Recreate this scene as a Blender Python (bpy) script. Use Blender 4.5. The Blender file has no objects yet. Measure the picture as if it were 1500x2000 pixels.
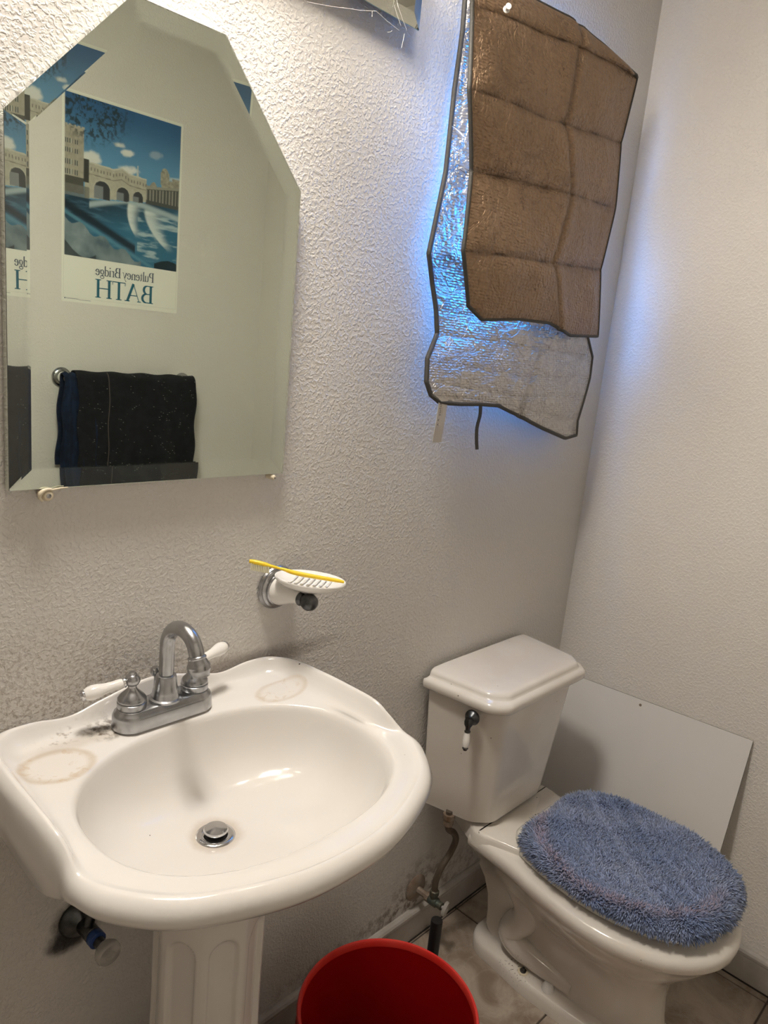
import bpy, bmesh, math, random
import numpy as np
from mathutils import Vector, Matrix

# ------------------------------------------------------------------ camera, light, exposure
SC = bpy.context.scene
COL = SC.collection
CAM_Y, CAM_Z = -0.958, 1.43
PITCH, ROLL, YAW, FPX = 0.2188, 0.0996, 0.8256, 1457.0
RX = 1.825          # right wall plane
YB = -1.52          # wall behind the camera
LX = -0.95          # left wall
CEIL = 2.44


def cam_axes():
    f = np.array([math.sin(YAW) * math.cos(PITCH), math.cos(YAW) * math.cos(PITCH), -math.sin(PITCH)])
    r = np.array([math.cos(YAW), -math.sin(YAW), 0.0])
    u = np.cross(r, f)
    return r * math.cos(ROLL) + u * math.sin(ROLL), -r * math.sin(ROLL) + u * math.cos(ROLL), f


AR, AU, AF = cam_axes()
cd = bpy.data.cameras.new('camera')
cam = bpy.data.objects.new('camera', cd)
COL.objects.link(cam)
cam.matrix_world = Matrix(((AR[0], AU[0], -AF[0], 0), (AR[1], AU[1], -AF[1], CAM_Y), (AR[2], AU[2], -AF[2], CAM_Z), (0, 0, 0, 1)))
cd.sensor_fit = 'VERTICAL'
cd.sensor_height = 36.0
cd.sensor_width = 27.0
cd.lens = FPX / 2000 * 36
cd.clip_start = 0.02
SC.camera = cam

wd = bpy.data.worlds.new('world')
SC.world = wd
wd.use_nodes = True
wd.node_tree.nodes['Background'].inputs[0].default_value = (0.35, 0.6, 1.0, 1)
wd.node_tree.nodes['Background'].inputs[1].default_value = 1.0
SC.view_settings.view_transform = 'Standard'
SC.view_settings.look = 'None'
SC.view_settings.exposure = 0.0
SC.view_settings.gamma = 1.0
SC.view_settings.use_curve_mapping = False
BULB_E = 33.0        # vanity bulbs
PANE_E = 17.0         # daylight on the frosted window pane
# added fill light at the unseen left wall, facing into the room
ld = bpy.data.lights.new('fill_light_left', 'AREA')
ld.shape = 'RECTANGLE'; ld.size = 0.7; ld.size_y = 1.6
ld.energy = 0.3; ld.color = (1.0, 0.93, 0.85)
lo = bpy.data.objects.new('fill_light_left', ld)
COL.objects.link(lo)
lo.location = (LX + 0.03, -0.95, 1.35)
lo.rotation_euler = (0, -math.pi / 2, 0)


# added fill light overhead, out of view, lifting the room's brightness
ld = bpy.data.lights.new('fill_light_top', 'AREA')
ld.shape = 'DISK'; ld.size = 0.26
ld.energy = 20.5; ld.color = (1.0, 0.925, 0.84)
lo = bpy.data.objects.new('fill_light_top', ld)
COL.objects.link(lo)
lo.location = (0.45, -0.20, CEIL - 0.03)


def P(px, py, off):
    """a point of the scene that stands 'off' metres in front of the back wall"""
    d = AR * ((px - 750) / FPX) - AU * ((py - 1000) / FPX) + AF
    t = (-off - CAM_Y) / d[1]
    return np.array([d[0] * t, -off, CAM_Z + d[2] * t])


# ------------------------------------------------------------------ materials
MATS = {}


def mat(name, color, rough=0.5, metal=0.0, bump=0.0, bscale=50.0, bdist=0.002, var=None, vscale=5.0, coat=0.0,
        trans=0.0, ior=1.45, sss=0.0, emit=None, estr=0.0, alpha=1.0):
    m = bpy.data.materials.new(name)
    m.use_nodes = True
    nt = m.node_tree
    b = nt.nodes['Principled BSDF']
    b.inputs['Base Color'].default_value = (*color, 1)
    b.inputs['Roughness'].default_value = rough
    b.inputs['Metallic'].default_value = metal
    b.inputs['Coat Weight'].default_value = coat
    b.inputs['Coat Roughness'].default_value = 0.06
    b.inputs['Transmission Weight'].default_value = trans
    b.inputs['IOR'].default_value = ior
    if sss:
        b.inputs['Subsurface Weight'].default_value = sss
        b.inputs['Subsurface Scale'].default_value = 0.01
    if emit:
        b.inputs['Emission Color'].default_value = (*emit, 1)
        b.inputs['Emission Strength'].default_value = estr
    tc = nt.nodes.new('ShaderNodeTexCoord')
    if var:
        n = nt.nodes.new('ShaderNodeTexNoise')
        n.inputs['Scale'].default_value = vscale
        n.inputs['Detail'].default_value = 6
        n.inputs['Roughness'].default_value = 0.6
        nt.links.new(tc.outputs['Object'], n.inputs['Vector'])
        r = nt.nodes.new('ShaderNodeValToRGB')
        r.color_ramp.elements[0].position = 0.3
        r.color_ramp.elements[0].color = (*var, 1)
        r.color_ramp.elements[1].position = 0.7
        r.color_ramp.elements[1].color = (*color, 1)
        nt.links.new(n.outputs['Fac'], r.inputs[0])
        nt.links.new(r.outputs[0], b.inputs['Base Color'])
    if bump:
        n2 = nt.nodes.new('ShaderNodeTexNoise')
        n2.inputs['Scale'].default_value = bscale
        n2.inputs['Detail'].default_value = 3
        nt.links.new(tc.outputs['Object'], n2.inputs['Vector'])
        bp = nt.nodes.new('ShaderNodeBump')
        bp.inputs['Strength'].default_value = bump
        bp.inputs['Distance'].default_value = bdist
        nt.links.new(n2.outputs['Fac'], bp.inputs['Height'])
        nt.links.new(bp.outputs[0], b.inputs['Normal'])
    MATS[name] = m
    return m


class NT:
    """tiny helper to write node maths"""
    def __init__(s, m):
        s.nt = m.node_tree
        s.b = s.nt.nodes['Principled BSDF']
        s.tc = s.nt.nodes.new('ShaderNodeTexCoord')

    def put(s, sock, v):
        if isinstance(v, (int, float)):
            sock.default_value = v
        elif isinstance(v, tuple):
            sock.default_value = v
        else:
            s.nt.links.new(v, sock)

    def math(s, op, a, b=0.0, c=0.0, clamp=False):
        n = s.nt.nodes.new('ShaderNodeMath')
        n.operation = op
        n.use_clamp = clamp
        s.put(n.inputs[0], a); s.put(n.inputs[1], b); s.put(n.inputs[2], c)
        return n.outputs[0]

    def noise(s, scale, detail=4, rough=0.5, vec=None, dist=0.0):
        n = s.nt.nodes.new('ShaderNodeTexNoise')
        n.inputs['Scale'].default_value = scale
        n.inputs['Detail'].default_value = detail
        n.inputs['Roughness'].default_value = rough
        n.inputs['Distortion'].default_value = dist
        s.nt.links.new(vec or s.tc.outputs['Object'], n.inputs['Vector'])
        return n.outputs['Fac']

    def voro(s, scale, feature='F1', vec=None, rnd=1.0):
        n = s.nt.nodes.new('ShaderNodeTexVoronoi')
        n.feature = feature
        n.inputs['Scale'].default_value = scale
        n.inputs['Randomness'].default_value = rnd
        s.nt.links.new(vec or s.tc.outputs['Object'], n.inputs['Vector'])
        return n.outputs['Distance']

    def ramp(s, f, lo, hi):
        n = s.nt.nodes.new('ShaderNodeMapRange')
        n.interpolation_type = 'SMOOTHSTEP'
        s.put(n.inputs['Value'], f)
        n.inputs['From Min'].default_value = lo
        n.inputs['From Max'].default_value = hi
        return n.outputs['Result']

    def mix(s, f, a, b):
        n = s.nt.nodes.new('ShaderNodeMix')
        n.data_type = 'RGBA'
        s.put(n.inputs[0], f)
        s.put(n.inputs[6], a if not isinstance(a, tuple) else (*a[:3], 1.0))
        s.put(n.inputs[7], b if not isinstance(b, tuple) else (*b[:3], 1.0))
        return n.outputs[2]

    def sep(s):
        n = s.nt.nodes.new('ShaderNodeSeparateXYZ')
        s.nt.links.new(s.tc.outputs['Object'], n.inputs[0])
        return n.outputs

    def blob(s, cx, cy, cz, rx, ry, rz, edge=0.5, wob=0.25, wscale=18):
        """soft mask 1 inside an ellipsoid (object space), 0 outside, with a ragged edge"""
        X, Y, Z = s.sep()
        q = []
        for a, c, r in ((X, cx, rx), (Y, cy, ry), (Z, cz, rz)):
            d = s.math('DIVIDE', s.math('SUBTRACT', a, c), r)
            q.append(s.math('MULTIPLY', d, d))
        d = s.math('SQRT', s.math('ADD', s.math('ADD', q[0], q[1]), q[2]))
        d = s.math('ADD', d, s.math('MULTIPLY', s.math('SUBTRACT', s.noise(wscale, 5, 0.6), 0.5), wob * 2))
        return s.math('SUBTRACT', 1.0, s.ramp(d, 1 - edge, 1 + edge))

    def bump(s, h, strength=1.0, dist=0.001, normal=None):
        n = s.nt.nodes.new('ShaderNodeBump')
        n.inputs['Strength'].default_value = strength
        n.inputs['Distance'].default_value = dist
        s.nt.links.new(h, n.inputs['Height'])
        if normal is not None:
            s.nt.links.new(normal, n.inputs['Normal'])
        return n.outputs[0]

    def color(s, c): s.nt.links.new(c, s.b.inputs['Base Color'])
    def rough(s, c): s.put(s.b.inputs['Roughness'], c)
    def normal(s, c): s.nt.links.new(c, s.b.inputs['Normal'])


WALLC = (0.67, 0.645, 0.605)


WALLC_LIT = (0.79, 0.755, 0.70)  # same wall paint, lightened to make up for light falling short


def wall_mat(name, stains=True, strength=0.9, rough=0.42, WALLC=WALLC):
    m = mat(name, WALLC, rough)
    t = NT(m)
    n1 = t.noise(165, 3, 0.5, dist=0.4)
    n2 = t.noise(260, 2, 0.5)
    h = t.math('ADD', t.ramp(n1, 0.42, 0.66), t.math('MULTIPLY', n2, 0.35))
    t.normal(t.bump(h, strength * 0.75, 0.0011))
    col = t.mix(t.ramp(t.noise(2.2, 4), 0.3, 0.75), WALLC, tuple(q * 0.955 for q in WALLC))
    if stains:
        # grime above the basin, around the pipes and above the baseboard
        patch = t.ramp(t.noise(150, 5, 0.7), 0.47, 0.60)
        for a in ((0.40, 0, 0.93, 0.16, 1, 0.085, 0.5, 0.3), (0.53, 0, 0.90, 0.20, 1, 0.035, 0.5, 0.3)):
            f = t.math('MULTIPLY', t.blob(*a[:6], a[6], a[7]), t.math('ADD', 0.10, t.math('MULTIPLY', patch, 0.42)))
            col = t.mix(f, col, (0.30, 0.25, 0.20))
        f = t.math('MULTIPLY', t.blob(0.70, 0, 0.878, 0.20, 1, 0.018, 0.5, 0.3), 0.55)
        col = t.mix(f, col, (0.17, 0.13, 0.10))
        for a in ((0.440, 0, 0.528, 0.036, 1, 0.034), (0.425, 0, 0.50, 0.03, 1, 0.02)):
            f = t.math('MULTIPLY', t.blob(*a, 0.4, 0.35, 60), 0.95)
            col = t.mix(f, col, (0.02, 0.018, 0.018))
        drk = t.ramp(t.noise(40, 5, 0.7), 0.44, 0.62)
        for a in ((1.30, 0, 0.15, 0.10, 1, 0.07), (1.40, 0, 0.12, 0.25, 1, 0.05), (1.12, 0, 0.105, 0.25, 1, 0.03), (1.24, 0, 0.100, 0.06, 1, 0.03)):
            f = t.math('MULTIPLY', t.blob(*a, 0.5, 0.3), t.math('MULTIPLY', drk, 0.5))
            col = t.mix(f, col, (0.14, 0.10, 0.08))
    col = t.mix(t.math('MULTIPLY', t.ramp(t.voro(9), 0.075, 0.03), 0.0), col, (0.1, 0.08, 0.07))
    t.color(col)
    return m


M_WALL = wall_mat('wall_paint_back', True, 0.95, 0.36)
M_WALL_LIT = wall_mat('wall_paint_lit', False, 0.8, 0.42, WALLC_LIT)
M_DIM = mat('dim_paint', (0.34, 0.32, 0.29), 0.6)  # unseen left wall kept dark to cut light bounced under the sink
M_TRIM = mat('trim_paint', (0.52, 0.495, 0.46), 0.5, bump=0.25, bscale=30, var=(0.34, 0.30, 0.26), vscale=9)
M_CEIL = mat('ceiling_paint', (0.75, 0.72, 0.68), 0.8)
M_GROUT = mat('grout', (0.10, 0.080, 0.068), 0.9, bump=0.6, bscale=90)
M_CAULK = mat('dark_joint', (0.035, 0.028, 0.024), 0.9)


def tile_mat():
    m = mat('floor_tile', (0.42, 0.35, 0.28), 0.35)
    t = NT(m)
    o = t.nt.nodes.new('ShaderNodeObjectInfo')
    n = t.noise(7, 6, 0.62, dist=1.2)
    c = t.mix(t.ramp(n, 0.32, 0.68), (0.24, 0.185, 0.14), (0.44, 0.375, 0.305))
    v = t.ramp(t.math('ABSOLUTE', t.math('SUBTRACT', t.noise(4, 4, 0.6, dist=2.0), 0.5)), 0.03, 0.0)
    c = t.mix(t.math('MULTIPLY', v, 0.16), c, (0.52, 0.46, 0.39))
    c = t.mix(t.math('MULTIPLY', t.ramp(t.noise(30, 5, 0.7), 0.55, 0.75), 0.35), c, (0.20, 0.16, 0.12))
    t.color(c)
    t.normal(t.bump(t.noise(40, 4), 0.25, 0.001))
    return m


M_TILE = tile_mat()


def china(name, col=(0.78, 0.75, 0.71)):
    m = mat(name, col, 0.12, coat=0.4)
    return m, NT(m)


M_SINK, t = china('basin_china', (0.80, 0.77, 0.73))
c = t.mix(t.ramp(t.noise(5, 4), 0.35, 0.7), (0.76, 0.735, 0.70), (0.73, 0.70, 0.66))
ringn = t.noise(38, 5, 0.65, dist=1.0)
# soap rings on the two corners of the deck (local: metres from the basin's axis)
for (cx, cy, rx, ry, k) in ((-0.176, -0.094, 0.050, 0.038, 0.42), (0.190, -0.092, 0.050, 0.030, 0.26)):
    inside = t.blob(cx, cy, .868, rx, ry, .02, 0.10, 0.07, 25)
    inner = t.blob(cx, cy, .868, rx * 0.82, ry * 0.80, .02, 0.16, 0.10, 25)
    ring = t.math('SUBTRACT', inside, inner, clamp=True)
    c = t.mix(t.math('MULTIPLY', ring, k), c, (0.45, 0.32, 0.18))
    c = t.mix(t.math('MULTIPLY', t.math('MULTIPLY', inside, t.ramp(ringn, 0.52, 0.64)), k * 0.9), c, (0.52, 0.36, 0.20))
    c = t.mix(t.math('MULTIPLY', inside, 0.10), c, (0.60, 0.50, 0.36))
# grime at the left end of the tap and along its foot
f = t.math('MULTIPLY', t.blob(-0.085, -0.045, 0, 0.028, 0.022, 9, 0.45, 0.5, 60), t.ramp(t.noise(90, 4), 0.40, 0.62))
c = t.mix(f, c, (0.10, 0.08, 0.065))
f = t.math('MULTIPLY', t.blob(-0.125, -0.035, 0, 0.045, 0.014, 9, 0.6, 0.6, 50), t.ramp(t.noise(110, 4), 0.52, 0.75))
c = t.mix(f, c, (0.24, 0.19, 0.14))
f = t.math('MULTIPLY', t.blob(-0.10, -0.055, 0, 0.10, 0.012, 9, 0.6, 0.5, 30), 0.25)
c = t.mix(f, c, (0.35, 0.28, 0.20))
f = t.math('MULTIPLY', t.blob(0.0, -0.198, 0, 0.036, 0.034, 9, 0.25, 0.2, 50), 0.45)
c = t.mix(f, c, (0.40, 0.30, 0.20))
# specks
f = t.ramp(t.voro(26), 0.045, 0.03)
c = t.mix(t.math('MULTIPLY', f, t.ramp(t.noise(14, 2), 0.56, 0.6)), c, (0.12, 0.09, 0.07))
t.color(c)
M_PED = mat('pedestal_china', (0.70, 0.67, 0.63), 0.16, coat=0.3)
M_TOILET, t = china('toilet_china', (0.76, 0.72, 0.66))
c = t.mix(t.ramp(t.noise(6, 4), 0.35, 0.7), (0.76, 0.72, 0.66), (0.70, 0.65, 0.585))
f = t.ramp(t.voro(30), 0.05, 0.035)
c = t.mix(t.math('MULTIPLY', f, t.ramp(t.noise(12, 2), 0.53, 0.57)), c, (0.10, 0.08, 0.06))
f = t.math('MULTIPLY', t.blob(1.43, -0.215, 0.39, 0.035, 0.008, 0.05, 0.4, 0.7, 80), t.ramp(t.noise(120, 4), 0.5, 0.53))
c = t.mix(f, c, (0.02, 0.015, 0.012))
f = t.math('MULTIPLY', t.blob(1.385, -0.262, 0.04, 0.035, 0.040, 0.03, 0.6, 0.5, 40), t.ramp(t.noise(220, 4), 0.60, 0.66))
c = t.mix(f, c, (0.12, 0.09, 0.06))
t.color(c)
M_CHROME = mat('aged_chrome', (0.50, 0.50, 0.51), 0.27, 1.0, bump=0.3, bscale=60, bdist=0.0006, var=(0.33, 0.34, 0.35), vscale=26)
M_CHROME2 = mat('polished_chrome', (0.62, 0.62, 0.63), 0.10, 1.0)
M_DARKMET = mat('tarnished_metal', (0.15, 0.15, 0.155), 0.32, 1.0, var=(0.05, 0.055, 0.055), vscale=40)
M_VERD = mat('corroded_valve', (0.10, 0.13, 0.11), 0.55, 0.6, bump=0.6, bscale=120, var=(0.16, 0.12, 0.08), vscale=30)
M_RUST = mat('painted_flange', (0.34, 0.29, 0.24), 0.5, 0.2, bump=0.5, bscale=90, var=(0.15, 0.09, 0.05), vscale=30)
M_CER = mat('white_ceramic', (0.80, 0.78, 0.74), 0.12, coat=0.4)
M_HOSE = mat('braided_hose', (0.13, 0.105, 0.08), 0.4, 0.4, bump=0.8, bscale=260, bdist=0.001)
M_CLEAR = mat('clear_knob', (0.75, 0.72, 0.68), 0.12, trans=0.6)
M_BLUE = mat('blue_plastic', (0.02, 0.06, 0.22), 0.35)
M_BLACK = mat('black_plastic', (0.010, 0.010, 0.010), 0.35)
M_HOLE = mat('black_hole', (0.006, 0.006, 0.006), 0.6)
M_RED = mat('red_plastic', (0.30, 0.002, 0.003), 0.35, bump=0.15, bscale=8)
M_REDRIM = mat('scuffed_red_plastic', (0.58, 0.018, 0.012), 0.4, var=(0.62, 0.05, 0.035), vscale=14)
M_WHITEP = mat('white_plastic', (0.74, 0.72, 0.68), 0.35)
M_IVORY = mat('ivory_plastic', (0.70, 0.62, 0.46), 0.35)
M_YEL = mat('yellow_plastic', (0.86, 0.62, 0.04), 0.2, sss=0.3)
M_BRIS = mat('bristle', (0.80, 0.76, 0.55), 0.5)
M_BOARD = mat('white_board', (0.80, 0.78, 0.75), 0.38, var=(0.76, 0.74, 0.71), vscale=3, bump=0.1, bscale=20)
M_BOARDE = mat('board_edge', (0.12, 0.10, 0.085), 0.8)
M_SEAT = mat('seat_plastic', (0.74, 0.72, 0.66), 0.22)
M_BIND = mat('grey_binding', (0.055, 0.052, 0.046), 0.6, bump=0.4, bscale=400)
M_TAG = mat('white_tag', (0.50, 0.47, 0.43), 0.7, bump=0.2, bscale=60)
M_INK = mat('ink', (0.05, 0.045, 0.045), 0.7)
M_WEB = mat('cobweb', (0.55, 0.53, 0.50), 0.8)
M_EDGE = mat('mirror_edge', (0.30, 0.42, 0.37), 0.2)
M_BACKING = mat('fixture_back', (0.045, 0.055, 0.075), 0.4)
M_FRAME = mat('window_vinyl', (0.72, 0.74, 0.76), 0.4)


def foil(name, c0, c1, rough, metal, bs):
    m = mat(name, c0, rough, metal)
    t = NT(m)
    mp = t.nt.nodes.new('ShaderNodeMapping')
    mp.inputs['Scale'].default_value = (0.8, 1.0, 1.8)
    t.nt.links.new(t.tc.outputs['Object'], mp.inputs[0])
    v = t.voro(bs, 'SMOOTH_F1', vec=mp.outputs[0], rnd=0.45)
    cr = t.ramp(t.math('ABSOLUTE', t.math('SUBTRACT', t.noise(14, 5, 0.6, dist=1.5), 0.5)), 0.0, 0.05)
    h = t.math('ADD', t.math('MULTIPLY', v, 1.0), t.math('MULTIPLY', cr, 0.35))
    h = t.math('ADD', h, t.math('MULTIPLY', t.noise(60, 4, 0.6, dist=0.8), 0.9))
    t.normal(t.bump(h, 0.9, 0.0045))
    worn = t.ramp(t.noise(7, 6, 0.7, dist=1.0), 0.56, 0.66)
    speck = t.ramp(t.noise(190, 3, 0.6), 0.52, 0.62)
    c = t.mix(t.math('MULTIPLY', worn, speck), c0, c1)
    c = t.mix(t.math('MULTIPLY', t.ramp(t.noise(120, 2), 0.45, 0.7), 0.25), c, c1)
    at = t.nt.nodes.new('ShaderNodeAttribute'); at.attribute_name = 'fold_dark'
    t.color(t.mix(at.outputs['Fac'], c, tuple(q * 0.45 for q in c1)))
    return m


M_BROWN = foil('brown_foil', (0.31, 0.205, 0.125), (0.12, 0.065, 0.035), 0.40, 0.6, 105)
M_SILV = foil('silver_foil', (0.54, 0.52, 0.50), (0.28, 0.25, 0.24), 0.34, 0.9, 120)
M_SILVB = mat('silver_back', (0.88, 0.90, 0.92), 0.28, 0.9)

m = bpy.data.materials.new('mirror_silver'); m.use_nodes = True
b = m.node_tree.nodes['Principled BSDF']
b.inputs['Base Color'].default_value = (0.80, 0.835, 0.77, 1); b.inputs['Metallic'].default_value = 1; b.inputs['Roughness'].default_value = 0.0
M_MIRROR = m
M_GLASS = mat('mirror_glass', (0.97, 1.0, 0.975), 0.0, trans=1.0, ior=1.5)
M_BULB = mat('lit_bulb', (1, 0.95, 0.85), 0.3, emit=(1.0, 0.90, 0.78), estr=BULB_E)
M_PANE = mat('frosted_pane', (0.6, 0.7, 0.8), 0.4, emit=(0.045, 0.32, 1.0), estr=PANE_E)


def fur_mat():
    m = mat('fur_yarn', (0.16, 0.22, 0.40), 0.85)
    t = NT(m)
    a = t.nt.nodes.new('ShaderNodeAttribute'); a.attribute_name = 'tuft'
    t.color(a.outputs['Color'])
    t.b.inputs['Sheen Weight'].default_value = 0.35
    return m


M_FUR = fur_mat()


def vcol_mat(name, rough):
    m = mat(name, (1, 1, 1), rough)
    t = NT(m)
    a = t.nt.nodes.new('ShaderNodeAttribute'); a.attribute_name = 'print'
    t.color(a.outputs['Color'])
    return m


M_PRINT = vcol_mat('poster_print', 0.35)
M_PAPER = mat('poster_paper', (0.90, 0.89, 0.80), 0.4)
M_TEAL = mat('teal_ink', (0.012, 0.13, 0.20), 0.5)
M_NAVYINK = mat('navy_ink', (0.02, 0.05, 0.10), 0.5)


def towel_mat(name, c0, speck):
    m = mat(name, c0, 0.95, bump=0.0)
    t = NT(m)
    t.normal(t.bump(t.noise(420, 3), 0.9, 0.002))
    c = t.mix(t.ramp(t.noise(40, 4), 0.4, 0.65), c0, tuple(x * 1.7 for x in c0))
    if speck:
        mp = t.nt.nodes.new('ShaderNodeMapping'); mp.inputs['Scale'].default_value = (1.0, 1.0, 2.0)
        t.nt.links.new(t.tc.outputs['Object'], mp.inputs[0])
        f = t.math('MULTIPLY', t.ramp(t.voro(85, vec=mp.outputs[0]), 0.16, 0.10), t.ramp(t.noise(30, 2), 0.53, 0.58))
        c = t.mix(f, c, (0.42, 0.42, 0.42))
    t.color(c)
    return m


M_TOWEL = towel_mat('charcoal_terry', (0.0055, 0.0058, 0.0085), True)
M_NAVY = towel_mat('navy_terry', (0.004, 0.010, 0.028), False)
M_SEAM = mat('seam', (0.09, 0.07, 0.06), 0.9)


# ------------------------------------------------------------------ mesh helpers
def link(name, verts, faces, m=None, parent=None, smooth=False, angle=None):
    me = bpy.data.meshes.new(name)
    me.from_pydata([tuple(map(float, v)) for v in verts], [], faces)
    me.validate()
    bm = bmesh.new(); bm.from_mesh(me)
    bmesh.ops.recalc_face_normals(bm, faces=bm.faces)
    bm.to_mesh(me); bm.free()
    return linkme(name, me, m, parent, smooth, angle)


def linkme(name, me, m=None, parent=None, smooth=False, angle=None):
    if smooth:
        me.polygons.foreach_set('use_smooth', [True] * len(me.polygons))
        if angle:
            me.set_sharp_from_angle(angle=math.radians(angle))
    o = bpy.data.objects.new(name, me)
    COL.objects.link(o)
    if m:
        me.materials.append(m)
    if parent:
        o.parent = parent
        o.matrix_parent_inverse = Matrix.Translation(-Vector(parent.location)) if parent.type == 'EMPTY' else Matrix()
        o.matrix_parent_inverse = parent_inv(parent)
    return o


def parent_inv(p):
    M = Matrix.Translation(Vector(p.location))
    q = p.parent
    if q:
        return Matrix()
    return M.inverted()


def tag(o, label=None, cat=None, group=None, kind=None):
    if label: o['label'] = label
    if cat: o['category'] = cat
    if group: o['group'] = group
    if kind: o['kind'] = kind
    return o


def empty(name, loc):
    o = bpy.data.objects.new(name, None)
    COL.objects.link(o)
    o.location = loc
    o.empty_display_size = 0.05
    return o


def bm_obj(name, bm, m=None, parent=None, smooth=False, angle=None):
    me = bpy.data.meshes.new(name)
    bmesh.ops.recalc_face_normals(bm, faces=bm.faces)
    bm.to_mesh(me); bm.free()
    return linkme(name, me, m, parent, smooth, angle)


def box_bm(x0, x1, y0, y1, z0, z1, bev=0.0, seg=2, bm=None):
    bm2 = bmesh.new()
    bmesh.ops.create_cube(bm2, size=1)
    for v in bm2.verts:
        v.co = Vector(((x0 + x1) / 2 + v.co.x * (x1 - x0), (y0 + y1) / 2 + v.co.y * (y1 - y0), (z0 + z1) / 2 + v.co.z * (z1 - z0)))
    if bev:
        bmesh.ops.bevel(bm2, geom=list(bm2.edges), offset=bev, segments=seg, profile=0.5, affect='EDGES')
    if bm is None:
        return bm2
    me = bpy.data.meshes.new('tmp'); bm2.to_mesh(me); bm2.free(); bm.from_mesh(me); bpy.data.meshes.remove(me)
    return bm


def loft(rings, closed=True, cap0=False, cap1=False):
    """rings: list of (N,3) arrays"""
    N = len(rings[0])
    V = np.concatenate(rings)
    F = []
    for i in range(len(rings) - 1):
        for j in range(N if closed else N - 1):
            k = (j + 1) % N
            F.append((i * N + j, i * N + k, (i + 1) * N + k, (i + 1) * N + j))
    if cap0: F.append(tuple(range(N)))
    if cap1: F.append(tuple(range((len(rings) - 1) * N, len(rings) * N)))
    return V, F


def frame_for(d):
    d = Vector(d).normalized()
    a = Vector((0, 0, 1)) if abs(d.z) < 0.9 else Vector((1, 0, 0))
    u = d.cross(a).normalized(); v = d.cross(u).normalized()
    return np.array(u), np.array(v), np.array(d)


def lathe(name, prof, origin, axis, m, parent=None, n=40, angle=40, cap=True, sx=1.0, sy=1.0):
    """prof: (radius, distance along axis)"""
    u, v, d = frame_for(axis)
    o = np.array(origin, float)
    a = np.linspace(0, 2 * math.pi, n, endpoint=False)
    rings = [o + d * h + np.outer(np.cos(a) * r * sx, u) + np.outer(np.sin(a) * r * sy, v) for r, h in prof]
    V, F = loft(rings, True, cap, cap)
    return link(name, V, F, m, parent, True, angle)


def catmull(pts, n):
    pts = [np.array(p, float) for p in pts]
    P_ = [2 * pts[0] - pts[1]] + pts + [2 * pts[-1] - pts[-2]]
    out = []
    for i in range(1, len(P_) - 2):
        for k in range(n):
            t = k / n
            a, b_, c_, d_ = P_[i - 1], P_[i], P_[i + 1], P_[i + 2]
            out.append(0.5 * ((2 * b_) + (-a + c_) * t + (2 * a - 5 * b_ + 4 * c_ - d_) * t * t + (-a + 3 * b_ - 3 * c_ + d_) * t ** 3))
    out.append(pts[-1])
    return np.array(out)


def tube_vf(path, rad, n=12, closed=False):
    path = np.array(path, float)
    K = len(path)
    rad = np.full(K, rad) if np.isscalar(rad) else np.array(rad, float)
    if closed:
        T = np.roll(path, -1, 0) - np.roll(path, 1, 0)
    else:
        T = np.gradient(path, axis=0)
    T = T / (np.linalg.norm(T, axis=1)[:, None] + 1e-12)
    u = np.array(frame_for(T[0])[0])
    rings = []
    a = np.linspace(0, 2 * math.pi, n, endpoint=False)
    for i in range(K):
        u = u - T[i] * np.dot(u, T[i]); u /= np.linalg.norm(u) + 1e-12
        v = np.cross(T[i], u)
        rings.append(path[i] + np.outer(np.cos(a), u) * rad[i] + np.outer(np.sin(a), v) * rad[i])
    if closed:
        rings.append(rings[0])
        V, F = loft(rings)
        return V, F
    return loft(rings, True, True, True)


def tube(name, path, rad, m, parent=None, n=12, closed=False, angle=50):
    V, F = tube_vf(path, rad, n, closed)
    return link(name, V, F, m, parent, True, angle)


def merge_vf(parts):
    V, F, o = [], [], 0
    for v, f in parts:
        V.append(np.array(v, float)); F += [tuple(i + o for i in q) for q in f]; o += len(v)
    return np.concatenate(V), F


def interp1(xs, ys, x):
    return np.interp(x, xs, ys)


def smooth_closed(pts, n):
    """closed catmull through pts, n samples total, uniform in control parameter"""
    pts = np.array(pts, float)
    K = len(pts)
    out = np.zeros((n, pts.shape[1]))
    for i in range(n):
        s = i / n * K
        k = int(s) % K; t = s - int(s)
        a, b_, c_, d_ = pts[(k - 1) % K], pts[k], pts[(k + 1) % K], pts[(k + 2) % K]
        out[i] = 0.5 * ((2 * b_) + (-a + c_) * t + (2 * a - 5 * b_ + 4 * c_ - d_) * t * t + (-a + 3 * b_ - 3 * c_ + d_) * t ** 3)
    return out


def half_to_full(half):
    """half outline from back centre to front centre with x>=0 -> full closed list"""
    half = [tuple(p) for p in half]
    other = [(-p[0],) + tuple(p[1:]) for p in half[1:-1]][::-1]
    return half + other


def sstep(x, a, b):
    t = np.clip((x - a) / (b - a), 0, 1)
    return t * t * (3 - 2 * t)


# ------------------------------------------------------------------ the room
WX0, WX1, WZ0, WZ1 = 1.19, 1.64, 1.47, 1.90     # window opening
T = 0.12
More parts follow.
